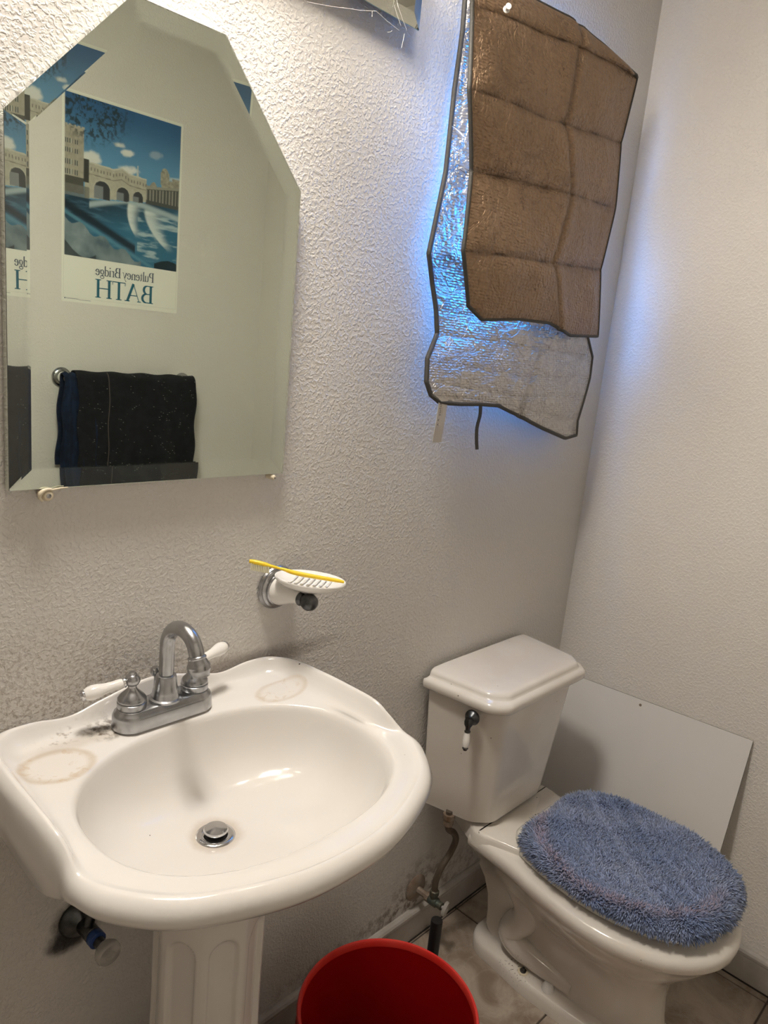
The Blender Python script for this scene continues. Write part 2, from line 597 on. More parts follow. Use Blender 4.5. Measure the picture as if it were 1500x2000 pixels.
# back wall with its window opening and the reveal
V = []; F = []
for y in (0.0, T):
    for (x, z) in ((LX, 0), (RX, 0), (RX, CEIL), (LX, CEIL), (WX0, WZ0), (WX1, WZ0), (WX1, WZ1), (WX0, WZ1)):
        V.append((x, y, z))
for o in (0, 8):
    F += [(o + 0, o + 1, o + 5, o + 4), (o + 1, o + 2, o + 6, o + 5), (o + 2, o + 3, o + 7, o + 6), (o + 3, o + 0, o + 4, o + 7)]
for a, b_ in ((4, 5), (5, 6), (6, 7), (7, 4), (0, 1), (1, 2), (2, 3), (3, 0)):
    F.append((a, b_, b_ + 8, a + 8))
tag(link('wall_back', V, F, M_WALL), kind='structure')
tag(bm_obj('wall_right', box_bm(RX, RX + T, YB - T, T, 0, CEIL), M_WALL_LIT), kind='structure')
tag(bm_obj('wall_front', box_bm(LX, RX, YB - T, YB, 0, CEIL), M_WALL_LIT), kind='structure')
tag(bm_obj('wall_left', box_bm(LX - T, LX, YB - T, T, 0, CEIL), M_DIM), kind='structure')
tag(bm_obj('ceiling', box_bm(LX - T, RX + T, YB - T, T, CEIL, CEIL + 0.1), M_CEIL), kind='structure')

# window: vinyl frame and frosted pane
wf = bmesh.new()
fy0, fy1, fw = 0.045, 0.085, 0.03
box_bm(WX0, WX0 + fw, fy0, fy1, WZ0, WZ1, bm=wf); box_bm(WX1 - fw, WX1, fy0, fy1, WZ0, WZ1, bm=wf)
box_bm(WX0 + fw, WX1 - fw, fy0, fy1, WZ0, WZ0 + fw, bm=wf); box_bm(WX0 + fw, WX1 - fw, fy0, fy1, WZ1 - fw, WZ1, bm=wf)
win = tag(bm_obj('window_1', wf, M_FRAME), kind='structure')
bm_obj('window_pane', box_bm(WX0 + fw, WX1 - fw, 0.062, 0.067, WZ0 + fw, WZ1 - fw), M_PANE, win)

# floor slab with tiles as children
fl = tag(bm_obj('floor', box_bm(LX - T, RX + T, YB - T, T, -0.06, -0.003), M_GROUT), kind='structure')
PITCHT = 0.337
xj = [1.793 - PITCHT * k for k in range(0, 9)]
yj = [-0.018 - PITCHT * k for k in range(0, 5)]
xe = [RX - 0.0005] + xj + [LX]
ye = [-0.0005] + yj + [YB]
G = 0.004
rt = random.Random(4)
for i in range(len(xe) - 1):
    for j in range(len(ye) - 1):
        x1, x0 = xe[i], xe[i + 1]; y1, y0 = ye[j], ye[j + 1]
        g = G
        if x0 < LX: x0 = LX
        ax0, ax1, ay0, ay1 = x0 + g / 2, x1 - g / 2, y0 + g / 2, y1 - g / 2
        if ax1 - ax0 < 0.005 or ay1 - ay0 < 0.005: continue
        bb = box_bm(ax0, ax1, ay0, ay1, -0.006, 0.0 + rt.uniform(-0.0004, 0.0002), 0.0012, 1)
        bm_obj('floor_tile', bb, M_TILE, fl)


def baseboard(name, axis, at, a0, a1):
    # profile: (out from wall, z)
    prof = [(0, 0), (0.012, 0.0), (0.012, 0.066), (0.0105, 0.0685), (0.0135, 0.0705), (0.0135, 0.077), (0.010, 0.082), (0.004, 0.086), (0, 0.086)]
    R0, R1 = [], []
    for o, z in prof:
        if axis == 'x':
            R0.append((a0, at - o, z)); R1.append((a1, at - o, z))
        elif axis == 'y':
            R0.append((at - o, a0, z)); R1.append((at - o, a1, z))
        else:
            R0.append((a0, at + o, z)); R1.append((a1, at + o, z))
    V, F = loft([np.array(R0), np.array(R1)], True, True, True)
    return tag(link(name, V, F, M_TRIM), kind='structure')


baseboard('baseboard_back', 'x', -0.0002, LX, RX)
baseboard('baseboard_right', 'y', RX - 0.0002, YB, -0.0005)
baseboard('baseboard_front', 'xf', YB + 0.0002, LX, RX)
# dark gap between the baseboard and the tiles
tag(bm_obj('trim_1', box_bm(LX, RX - 0.001, -0.0145, -0.0125, -0.004, 0.0035), M_CAULK), kind='structure')
tag(bm_obj('trim_2', box_bm(RX - 0.0145, RX - 0.0125, YB, -0.001, -0.004, 0.0035), M_CAULK), kind='structure')

# ------------------------------------------------------------------ mirror
mir = tag(empty('mirror', (0.555, -0.003, 1.211)), 'frameless wall mirror with clipped top corners above the sink', 'mirror')
outl = [(0.342, 1.2115), (0.768, 1.2105), (0.766, 1.643), (0.622, 1.809), (0.490, 1.809), (0.341, 1.643)]


def inset(poly, d):
    n = len(poly); out = []
    A = [np.array(p) for p in poly]
    for i in range(n):
        p0, p1, p2 = A[i - 1], A[i], A[(i + 1) % n]
        e1 = (p1 - p0) / np.linalg.norm(p1 - p0); e2 = (p2 - p1) / np.linalg.norm(p2 - p1)
        n1 = np.array([-e1[1], e1[0]]); n2 = np.array([-e2[1], e2[0]])
        # solve (x-p1).n1=d , .n2=d
        x = np.linalg.solve(np.array([n1, n2]), np.array([d, d]))
        out.append(tuple(p1 + x))
    return out


inn = inset(outl, 0.0255)
YM = -0.014     # silvered plane
TH = 0.0052
V = [(x, YM, z) for x, z in outl] + [(x, YM - 0.0022, z) for x, z in outl] + [(x, YM - TH, z) for x, z in inn]
F = []
for i in range(6):
    j = (i + 1) % 6
    F += [(i, j, 6 + j, 6 + i), (6 + i, 6 + j, 12 + j, 12 + i)]
F.append(tuple(range(12, 18))); F.append(tuple(range(5, -1, -1)))
gl = link('glass', V, F, M_GLASS, mir)
V = [(x, YM + 0.0004, z) for x, z in outl] + [(x, -0.002, z) for x, z in outl]
F = [tuple(range(6)), tuple(range(11, 5, -1))] + [(i, (i + 1) % 6, 6 + (i + 1) % 6, 6 + i) for i in range(6)]
link('silvering', V, F, M_MIRROR, mir)

for k, (cx, cz, s, lab) in enumerate(((0.388, 1.2045, 1.0, 'larger ivory mirror clip with a curled tongue under the left of the mirror'),
                                      (0.749, 1.2055, 0.55, 'small round ivory mirror clip under the right corner of the mirror'))):
    cl = tag(empty('mirror_clip', (cx, -0.002, cz)), lab, 'clip')
    lathe('clip_body', [(0.0075 * s, 0), (0.0078 * s, 0.016), (0.0055 * s, 0.019), (0.001, 0.0195)], (cx, -0.001, cz - 0.002 * s), (0, -1, 0), M_IVORY, cl, 20)
    lathe('screw', [(0.003 * s, 0), (0.003 * s, 0.001), (0.0005, 0.0013)], (cx, -0.0203, cz - 0.002 * s), (0, -1, 0), M_CHROME, cl, 12)
    if s > 0.9:
        ar = [(cx + 0.0 + 0.011 * math.cos(a), -0.019, cz - 0.002 + 0.0085 * math.sin(a)) for a in np.linspace(math.radians(230), math.radians(60), 12)]
        ar += [(cx + 0.016, -0.021, cz + 0.0075), (cx + 0.024, -0.021, cz + 0.0078)]
        tube('tongue', ar, np.interp(range(14), [0, 5, 13], [0.0012, 0.0032, 0.0008]), M_IVORY, cl, 8)

# ------------------------------------------------------------------ vanity light above the mirror
FX0, FX1, FZ0, FZ1 = 0.13, 0.978, 1.931, 2.230
vl = tag(empty('vanity_light', (0.555, -0.001, FZ0)), 'mirror-faced vanity light bar at the top edge above the mirror', 'light')
bm_obj('back_box', box_bm(FX0 + 0.02, FX1 - 0.025, -0.024, -0.0005, FZ0 + 0.012, FZ1 - 0.012, 0.002, 1), M_BACKING, vl)
fo = [(FX0, FZ0), (FX1, FZ0), (FX1, FZ1), (FX0, FZ1)]
fi = inset(fo, 0.019)
V = [(x, -0.0245, z) for x, z in fo] + [(x, -0.027, z) for x, z in fo] + [(x, -0.031, z) for x, z in fi]
F = [(0, 1, 2, 3), (8, 9, 10, 11)]
for i in range(4):
    j = (i + 1) % 4
    F += [(i, j, 4 + j, 4 + i), (4 + i, 4 + j, 8 + j, 8 + i)]
fp = link('mirror_plate', V, F, M_MIRROR, vl)
fp.data.materials.append(M_EDGE)
for p in fp.data.polygons:
    c_ = p.center
    if abs(p.normal.y) < 0.3: p.material_index = 1
BULBS = [0.24, 0.45, 0.66, 0.87]
bulb0 = None
for k, x in enumerate(BULBS):
    lathe('socket', [(0.034, 0), (0.034, 0.006), (0.012, 0.012), (0.011, 0.062), (0.020, 0.066), (0.019, 0.084)], (x, -0.031, 2.105), (0, -1, 0), M_CHROME2, vl, 24)
    a = np.linspace(0.0, math.pi * 0.86, 16)
    r = 0.036
    prof = [(max(r * math.sin(t_), 0.0004), 0.060 + r * -math.cos(t_ + 0) * -1) for t_ in a]
    prof = [(max(r * math.sin(t_), 0.0004), 0.070 + r * math.cos(t_)) for t_ in a] + [(0.015, 0.030), (0.014, 0.020)]
    b_ = lathe('light_bulb', prof, (x, -0.095, 2.105), (0, -1, 0), M_BULB, None, 24, 80)
    tag(b_, 'lit round globe bulb %s of the vanity light bar' % ('at the left end', 'second from the left', 'third from the left', 'at the right end')[k], 'bulb', 'globe bulbs of the vanity light')
# cobweb threads under the bar
cw = []
for (a_, b2) in (((668, 15), (735, 22)), ((735, 22), (780, 60)), ((790, 66), (784, 94)), ((757, 63), (766, 60)), ((775, 0), (778, 14)), ((778, 14), (795, 60)), ((727, 22), (727, 33)), ((770, 10), (783, 50)), ((600, 4), (690, 18))):
    p0, p1 = P(*a_, 0.034), P(*b2, 0.036)
    mid = (p0 + p1) / 2 + np.array([0, 0, -0.001])
    cw.append(tube_vf([p0, mid, p1], 0.00035, 5))
V, F = merge_vf(cw)
tag(link('cobweb', V, F, M_WEB), 'thin grey cobweb threads hanging from the corner of the light bar', 'cobweb', kind='stuff')

# ------------------------------------------------------------------ pedestal sink
SX = 0.545
sk = tag(empty('pedestal_sink', (SX, -0.19, 0.0)), 'white pedestal sink with scalloped raised back, stained at both corners', 'sink')
NS = 240
crest = half_to_full([(0, -.012, .908), (.075, -.012, .894), (.125, -.012, .882), (.175, -.014, .889), (.215, -.022, .890), (.240, -.060, .893),
                      (.246, -.130, .896), (.247, -.195, .897), (.247, -.245, .896), (.246, -.272, .884), (.249, -.298, .8640), (.238, -.332, .862), (.200, -.379, .862), (.150, -.411, .862), (.075, -.438, .862), (0, -.446, .862)])
foot = half_to_full([(0, -.024, .866), (.075, -.024, .866), (.125, -.026, .866), (.170, -.030, .866), (.198, -.043, .866), (.213, -.075, .866),
                     (.219, -.130, .866), (.222, -.195, .866), (.226, -.240, .865), (.233, -.270, .863), (.237, -.300, .8600), (.226, -.331, .8590), (.190, -.375, .8590), (.143, -.405, .8590), (.072, -.432, .8590), (0, -.440, .8590)])
outer = half_to_full([(0, -.0035, .900), (.075, -.0035, .886), (.125, -.0035, .874), (.180, -.004, .880), (.228, -.008, .880), (.256, -.052, .880),
                      (.260, -.130, .880), (.259, -.195, .884), (.258, -.247, .882), (.257, -.276, .868), (.259, -.300, .856), (.249, -.337, .855), (.209, -.387, .855), (.157, -.421, .855), (.078, -.449, .855), (0, -.457, .855)])
apron = half_to_full([(0, -.0035, .84), (.075, -.0035, .84), (.125, -.0035, .84), (.180, -.004, .84), (.224, -.008, .84), (.252, -.052, .84),
                      (.256, -.130, .84), (.258, -.195, .84), (.258, -.247, .843), (.259, -.276, .845), (.263, -.302, .844), (.254, -.340, .844), (.214, -.391, .844), (.160, -.425, .844), (.080, -.454, .844), (0, -.462, .844)])


def full(r): return smooth_closed(r, NS)


Cr, Fo, Ou, Ap = full(crest), full(foot), full(outer), full(apron)
# opening: superellipse matched by direction of the foot line seen from the bowl centre
OC = np.array([0.007, -0.247])
ang = np.arctan2(Fo[:, 1] - OC[1], Fo[:, 0] - OC[0])


def opening(sx, sy, n=2.35, c=OC):
    ca, sa = np.cos(ang), np.sin(ang)
    r = (np.abs(ca / sx) ** n + np.abs(sa / sy) ** n) ** (-1 / n)
    return np.stack([c[0] + r * ca, c[1] + r * sa], 1)


for R_ in (Cr, Fo, Ou, Ap):
    R_[:, 0] += 0.011 * sstep(-R_[:, 1], .24, .33)


def ring2(xy, z):
    return np.column_stack([xy, np.full(NS, z) if np.isscalar(z) else z])


DR = np.array([0.0, -0.197])
rings = []
for s, z in ((0.085, .7400), (0.12, .7408), (0.22, .7425), (0.38, .7465), (0.54, .7520), (0.68, .7600), (0.79, .7705), (0.87, .7850), (0.925, .8020), (0.957, .8200), (0.976, .8380), (0.988, .8500)):
    w = (1 - s) ** 0.8
    c = OC * (1 - w) + DR * w
    n = 2.0 + 0.35 * s
    rings.append(ring2(opening(0.211 * s, 0.160 * s, n, c), z))
bowl_start = len(rings)
for s, z in ((1.0, .8560), (1.012, .8595), (1.03, .8612)):
    rings.append(ring2(opening(0.211 * s, 0.160 * s, 2.35), z))
O3 = rings[-1]
for k in (0.35, 0.7, 1.0):
    r = O3 * (1 - k) + Fo * k
    r[:, 2] = O3[:, 2] * (1 - k) + Fo[:, 2] * k
    rings.append(r)
# concave slope up to the crest, rounded crest
for k, hz in ((0.25, 0.08), (0.5, 0.28), (0.72, 0.60), (0.88, 0.87), (1.0, 1.0)):
    r = Fo * (1 - k) + Cr * k
    r[:, 2] = Fo[:, 2] + (Cr[:, 2] - Fo[:, 2]) * hz + 0.0006 * math.sin(math.pi * k)
    rings.append(r)
for k in (0.35, 0.7, 1.0):
    r = Cr * (1 - k) + Ou * k
    r[:, 2] = Cr[:, 2] + (Ou[:, 2] - Cr[:, 2]) * (1 - math.cos(k * math.pi / 2))
    rings.append(r)
rings.append(Ap)
UC = np.array([0.0, -0.20])
ap2 = Ap.copy()


def under(s, z, keepback=True):
    xy = UC + (Ap[:, :2] - UC) * s
    # the back stays along the wall until low down
    back = np.clip(1 - (-(Ap[:, 1])) / 0.06, 0, 1)
    if keepback:
        xy[:, 1] = xy[:, 1] * (1 - back) + (-0.004) * back
    zz_ = z - 0.030 * sstep(Ap[:, 1], -.31, -.22) * np.clip((z - .70) / .12, 0, 1)
    return np.column_stack([xy, zz_])


for s, z, kb in ((0.990, .836, 1), (0.968, .828, 1), (0.922, .818, 1), (0.85, .808, 1), (0.76, .784, 1), (0.63, .762, 1), (0.51, .742, 0), (0.42, .718, 0)):
    rings.append(under(s, z, bool(kb)))
# neck that sits on the column
th = ang
for rx, ry, z in ((0.098, 0.088, .694), (0.090, 0.082, .680)):
    rings.append(np.column_stack([np.cos(th) * rx, -0.195 + np.sin(th) * ry, np.full(NS, z)]))
rings = [r + np.array([SX, 0, 0]) for r in rings]
V, F = loft(rings, True, True, True)
F = [f for f in F if len(f) == 4] + [tuple(range((len(rings) - 1) * NS, len(rings) * NS))]
V = np.array(V) - np.array([SX, 0, 0])
me = bpy.data.meshes.new('basin'); me.from_pydata([tuple(map(float, v)) for v in V], [], F)
bs = linkme('basin', me, M_SINK, None, True)
bmt = bmesh.new(); bmt.from_mesh(me); bmesh.ops.recalc_face_normals(bmt, faces=bmt.faces); bmt.to_mesh(me); bmt.free()
me.polygons.foreach_set('use_smooth', [True] * len(me.polygons))
bs.parent = sk
bs.location = (0, 0.19, 0)      # object origin on the basin's axis at the wall
# column with arched flutes
NP = 256
aa = np.linspace(0, 2 * math.pi, NP, endpoint=False)
rings = []
zs = np.concatenate([np.linspace(0.0, 0.03, 4), np.linspace(0.035, 0.12, 8), np.linspace(0.14, 0.48, 10), np.linspace(0.49, 0.694, 56)])
for z in zs:
    base = 0.0865 + 0.0005 * 0
    rz = interp1([0, .02, .035, .05, .10, .14, .48, .60, .655, .672, .68, .694], [.118, .118, .111, .105, .090, .084, .0785, .0785, .080, .086, .0935, .094], z)
    seg = 2 * math.pi / 8
    loc = (aa + seg / 2 + 0.30) % seg - seg / 2          # angle from panel centre
    half = 0.30
    top = 0.598
    d_side = np.abs(loc) / half
    arch = top + 0.032 * np.sqrt(np.clip(1 - d_side ** 2, 0, 1))
    inside = sstep(half - np.abs(loc), 0.0, 0.07) * sstep(arch - z, 0.0, 0.010) * sstep(z, 0.12, 0.15)
    flat = (1 / np.cos(np.clip(loc, -seg / 2, seg / 2)) - 1) * 0.35
    r = rz * (1 + flat * (1 if z < .66 else 0)) - 0.0075 * inside
    rings.append(np.column_stack([SX + np.cos(aa) * r, -0.195 + np.sin(aa) * r * 0.94, np.full(NP, z)]))
V, F = loft(rings, True, True, True)
link('pedestal', V, F, M_PED, sk, True)
# drain
lathe('drain_flange', [(0.0005, .0), (0.0165, .0), (0.017, .0035), (0.0205, .0052), (0.0255, .0048), (0.0275, .0030), (0.0278, 0.0)], (SX, -0.197, 0.7385), (0, 0, 1), M_CHROME2, sk, 40)
lathe('drain_throat', [(0.0168, 0.0), (0.0168, 0.001)], (SX, -0.197, 0.7395), (0, 0, 1), M_HOLE, sk, 30)
lathe('drain_stopper', [(0.012, -.001), (0.0125, .003), (0.0168, .0068), (0.0172, .0085), (0.0160, .0108), (0.0004, .0125)], (SX, -0.197, 0.7415), (0, 0, 1), M_CHROME2, sk, 36)

# ------------------------------------------------------------------ tap (faucet)
FXC, FYC, FZ = 0.541, -0.056, 0.8655
fa = tag(empty('faucet', (FXC, FYC, FZ)), 'dull chrome gooseneck faucet with white ceramic lever handles on the sink', 'faucet')


def stadium(hx, hy, z, n=24):
    r = hy
    pts = []
    for a in np.linspace(-math.pi / 2, math.pi / 2, n): pts.append((hx - r + r * math.cos(a), r * math.sin(a), z))
    for a in np.linspace(math.pi / 2, 3 * math.pi / 2, n): pts.append((-hx + r + r * math.cos(a), r * math.sin(a), z))
    return np.array(pts)


rs = [stadium(0.078, 0.0265, 0), stadium(0.0785, 0.027, .003), stadium(0.0775, 0.0263, .018), stadium(0.0755, 0.0243, .0225), stadium(0.0735, 0.0223, .0235), stadium(0.072, 0.021, .0270), stadium(0.070, 0.019, .0285)]
V, F = loft(rs, True, True, True)
link('base_plate', V + np.array([FXC, FYC, FZ]), F, M_CHROME, fa, True, 45)
zt = FZ + 0.0283
for s, nm in ((-1, 'left'), (1, 'right')):
    hx = FXC + s * 0.0510
    hd = lathe('handle', [(0.0195, 0), (0.0205, .002), (0.0205, .009), (0.0187, .0103), (0.0200, .0115), (0.0200, .0145), (0.0175, .018), (0.0120, .0235), (0.0075, .028), (0.0060, .031), (0.0062, .0335), (0.0090, .036), (0.0108, .040), (0.0108, .0435), (0.0088, .0480), (0.0055, .0505), (0.0058, .052), (0.0040, .054), (0.0004, .0545)],
               (hx, FYC, zt), (0, 0, 1), M_CHROME, fa, 32)
    # ceramic lever
    d = Vector((-1, 0.20, -0.16)) if s < 0 else Vector((1, 0.25, 0.10))
    d.normalize()
    o0 = Vector((hx, FYC, zt + 0.0415)) + d * 0.0095
    lathe('lever_collar', [(0.0062, 0), (0.0075, .001), (0.0075, .003), (0.0062, .004)], o0, d, M_CHROME2, hd, 20)
    lathe('ceramic_lever', [(0.0062, .0042), (0.0070, .008), (0.0068, .018), (0.0075, .028), (0.0098, .038), (0.0105, .045), (0.0096, .051), (0.0075, .056)], o0, d, M_CER, hd, 28)
    lathe('lever_cap', [(0.0076, .0562), (0.0078, .0585), (0.0060, .0605), (0.0040, .061), (0.0038, .0622), (0.0004, .0625)], o0, d, M_CHROME2, hd, 20)
lathe('spout_base', [(0.0235, 0), (0.0238, .003), (0.0205, .0045), (0.0195, .010), (0.0188, .013), (0.0188, .0145), (0.0165, .020), (0.0150, .034), (0.0142, .038), (0.0120, .039)], (FXC, FYC - 0.004, zt), (0, 0, 1), M_CHROME, fa, 36)
SYC = FYC - 0.004
RB = 0.0340
path = [(FXC, SYC, zt + .03), (FXC, SYC, zt + .06), (FXC, SYC, zt + .083)]
for a in np.linspace(0, math.pi * 0.93, 22):
    path.append((FXC + 0.006 * (a / math.pi), SYC - RB + RB * math.cos(a), zt + .086 + RB * math.sin(a) * 0.98))
path = np.array(path)
e = path[-1] - path[-2]; e /= np.linalg.norm(e)
path = np.vstack([path, path[-1] + e * 0.002, path[-1] + e * 0.004])
sp = tube('spout', path, 0.0108, M_CHROME, fa, 24)
lathe('aerator', [(0.0109, 0), (0.0125, .001), (0.0132, .003), (0.0122, .005), (0.0140, .009), (0.0160, .013), (0.0165, .016), (0.0158, .018), (0.0163, .0195), (0.0155, .022), (0.0135, .026), (0.0132, .030), (0.0122, .0305)], path[-1] - e * 0.002, e, M_CHROME, sp, 32)
lathe('lift_rod', [(0.0022, 0), (0.0022, .028), (0.0055, .029), (0.0075, .033), (0.0075, .038), (0.0050, .042), (0.0004, .0425)], (FXC - 0.003, FYC + 0.021, zt - 0.001), (0, 0, 1), M_CHROME, fa, 20)

# ------------------------------------------------------------------ soap dish + toothbrush
sd = tag(empty('soap_dish', (0.781, -0.001, 1.008)), 'white ceramic soap dish on a chrome rosette bracket above the sink', 'soap dish')
RO = (0.781, -0.0015, 1.008)
lathe('rosette', [(0.0375, 0), (0.0385, .003), (0.0365, .006), (0.0345, .0065), (0.0345, .010), (0.0315, .0125), (0.029, .0125), (0.029, .016), (0.026, .018)], RO, (0, -1, 0), M_CHROME, sd, 40)
lathe('ceramic_post', [(0.027, .017), (0.0265, .022), (0.021, .034), (0.0155, .048), (0.0125, .060), (0.012, .068)], RO, (0, -1, 0), M_CER, sd, 36)
lathe('end_knob', [(0.0105, .067), (0.0125, .070), (0.0105, .073), (0.0085, .075), (0.0120, .080), (0.0145, .087), (0.0145, .092), (0.0115, .099), (0.006, .1025), (0.0004, .103)], RO, (0, -1, 0), M_DARKMET, sd, 32)
DC = np.array([0.789, -0.080, 1.037])
LA = np.array([0.49, -0.87]); SA = np.array([0.87, 0.49])
a = np.linspace(0, 2 * math.pi, 64, endpoint=False)


def oval(s, z, dx=0):
    c_, s2_ = np.cos(a) * 0.061 * s, np.sin(a) * 0.043 * s
    return np.column_stack([DC[0] + LA[0] * c_ + SA[0] * s2_, DC[1] + LA[1] * c_ + SA[1] * s2_, np.full(64, DC[2] + z)])


rs = [oval(0.18, -.016), oval(0.28, -.0158), oval(0.36, -.013), oval(0.6, -.009), oval(0.85, -.0035), oval(0.985, .0035), oval(1.0, .006), oval(0.985, .0075), oval(0.95, .0068), oval(0.86, .0020), oval(0.6, -.0022), oval(0.3, -.0035), oval(0.02, -.004)]
V, F = loft(rs, True, True, True)
dsh = link('dish', V, F, M_CER, sd, True, 50)
rb = []
for k in range(7):
    l_ = -0.030 + k * 0.010
    hy = 0.043 * math.sqrt(1 - (l_ / 0.061) ** 2) * 0.60
    c0 = DC + np.array([LA[0] * l_, LA[1] * l_, 0]); sv = np.array([SA[0], SA[1], 0])
    rb.append(tube_vf([c0 - sv * hy + [0, 0, .0005], c0 + [0, 0, -.0012], c0 + sv * hy + [0, 0, .0005]], 0.0015, 8))
V, F = merge_vf(rb)
link('dish_ribs', V, F, M_CER, dsh, True)

tb = tag(empty('toothbrush', (0.77, -0.09, 1.045)), 'yellow toothbrush with pale bristles lying across the white soap dish', 'toothbrush')
p0, p1 = P(487, 1098, 0.022), P(672, 1138, 0.133)
p1[2] += 0.001
L = p1 - p0
path = []; rr = []
for t_, r_, dz in ((0, .0030, .002), (0.06, .0042, .002), (0.16, .0040, .0015), (0.22, .0028, .001), (0.30, .0022, .0005), (0.36, .0026, .0), (0.44, .0036, -.0015), (0.55, .0038, -.002), (0.75, .0034, -.001), (0.92, .0032, 0), (1.0, .0022, 0)):
    path.append(p0 + L * t_ + np.array([0, 0, dz])); rr.append(r_)
pp = catmull(path, 5); rr = np.interp(np.linspace(0, 10, len(pp)), range(11), rr)
tube('brush_handle', pp, rr, M_YEL, tb, 12)
br = []
Ld = L / np.linalg.norm(L); sdv = np.cross(Ld, [0, 0, 1]); sdv /= np.linalg.norm(sdv)
for i in range(11):
    for j in (-1, 0, 1):
        q = p0 + Ld * (0.004 + i * 0.0028) + sdv * j * 0.0024
        br.append(tube_vf([q + [0, 0, 0.0], q + np.array([0, 0, -0.0115])], [0.0011, 0.0013], 6))
V, F = merge_vf(br)
tag(link('bristles', V, F, M_BRIS, tb), kind='stuff')

# ------------------------------------------------------------------ sunshade hung over the window
def sheet(name, rows, sub, nu, noise, seed, m, parent, th=0.003, crease=None, backmat=None, binding=True, bindr=0.0038, belly=0.007, fold_dark=0.9):
    rng = np.random.RandomState(seed)
    W_ = []
    for r in rows:
        pts = np.array([P(*q) for q in r])
        s = np.r_[0, np.cumsum(np.linalg.norm(np.diff(pts, axis=0), axis=1))]; s /= s[-1]
        uu = np.linspace(0, 1, nu)
        W_.append(np.column_stack([np.interp(uu, s, pts[:, k]) for k in range(3)]))
    G_ = []
    for i in range(len(W_) - 1):
        for t_ in ((0, .035, .12, .28, .5, .72, .88, .965) if sub > 6 else (0, .05, .25, .5, .75, .95)):
            row = W_[i] * (1 - t_) + W_[i + 1] * t_
            row = row.copy()
            row[:, 1] -= (1 - abs(2 * t_ - 1) ** 5) * belly * np.clip(np.linspace(0, 1, nu) * 12, 0.15, 1) * np.clip(np.linspace(1, 0, nu) * 12, 0.15, 1)          # panels belly out between the folds
            G_.append(row)
    G_.append(W_[-1].copy())
    G_ = np.array(G_)
    R_, C_ = G_.shape[:2]
    # low-frequency crumple
    u_, v_ = np.meshgrid(np.linspace(0, 1, C_), np.linspace(0, 1, R_))
    h = np.zeros((R_, C_))
    for _ in range(26):
        fx, fy = rng.uniform(-9, 9, 2); ph = rng.uniform(0, 6.28)
        h += rng.uniform(0.3, 1) * np.sin(fx * u_ * 3 + fy * v_ * 4 + ph) / (1 + 0.25 * math.hypot(fx, fy))
    h *= noise / (np.abs(h).max() + 1e-9)
    edge = np.minimum.reduce([u_ * 8, (1 - u_) * 8, v_ * 10, (1 - v_) * 10, np.ones_like(u_)])
    G_[:, :, 1] += h * (0.06 + 0.94 * edge)
    if crease is not None:
        cu = np.interp(v_, crease[0], crease[1])
        G_[:, :, 1] += 0.006 * np.exp(-((u_ - cu) / 0.018) ** 2) - 0.004 * np.exp(-((u_ - cu) / 0.06) ** 2)
    F = []
    for i in range(R_ - 1):
        for j in range(C_ - 1):
            F.append((i * C_ + j, i * C_ + j + 1, (i + 1) * C_ + j + 1, (i + 1) * C_ + j))
    V = G_.reshape(-1, 3)
    # thickness
    n_ = len(V)
    V2 = np.vstack([V, V + np.array([0, th, 0])])
    F2 = F + [tuple(n_ + q for q in f[::-1]) for f in F]
    bd = [i for i in range(C_)] + [i * C_ + C_ - 1 for i in range(1, R_)] + [(R_ - 1) * C_ + j for j in range(C_ - 2, -1, -1)] + [i * C_ for i in range(R_ - 2, 0, -1)]
    for k in range(len(bd)):
        a_, b2 = bd[k], bd[(k + 1) % len(bd)]
        F2.append((a_, b2, b2 + n_, a_ + n_))
    o = link(name, V2, F2, m, parent, True, 35)
    if backmat:
        o.data.materials.append(backmat)
        for pi, p in enumerate(o.data.polygons):
            if all(v >= n_ for v in p.vertices): p.material_index = 1
    # darkened strips along the folds and the vertical crease
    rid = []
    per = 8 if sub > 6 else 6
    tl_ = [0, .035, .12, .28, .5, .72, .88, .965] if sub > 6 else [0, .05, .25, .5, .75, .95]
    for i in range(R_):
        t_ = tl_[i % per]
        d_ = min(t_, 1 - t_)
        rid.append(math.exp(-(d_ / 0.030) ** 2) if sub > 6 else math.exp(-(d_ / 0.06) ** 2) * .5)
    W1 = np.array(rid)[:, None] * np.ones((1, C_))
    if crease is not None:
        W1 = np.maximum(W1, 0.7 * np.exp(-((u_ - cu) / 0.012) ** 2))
    W1 = W1 * fold_dark * (0.55 + 0.45 * np.sin(u_ * 37 + v_ * 21) * np.sin(u_ * 11 + 3))
    ca = o.data.color_attributes.new('fold_dark', 'FLOAT_COLOR', 'POINT')
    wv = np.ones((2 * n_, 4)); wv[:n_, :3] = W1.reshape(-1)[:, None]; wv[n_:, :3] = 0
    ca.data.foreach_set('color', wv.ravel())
    if binding:
        path = V[bd] + np.array([0, th / 2, 0])
        tube('binding', path, bindr, M_BIND, o, 8, True)
    return G_


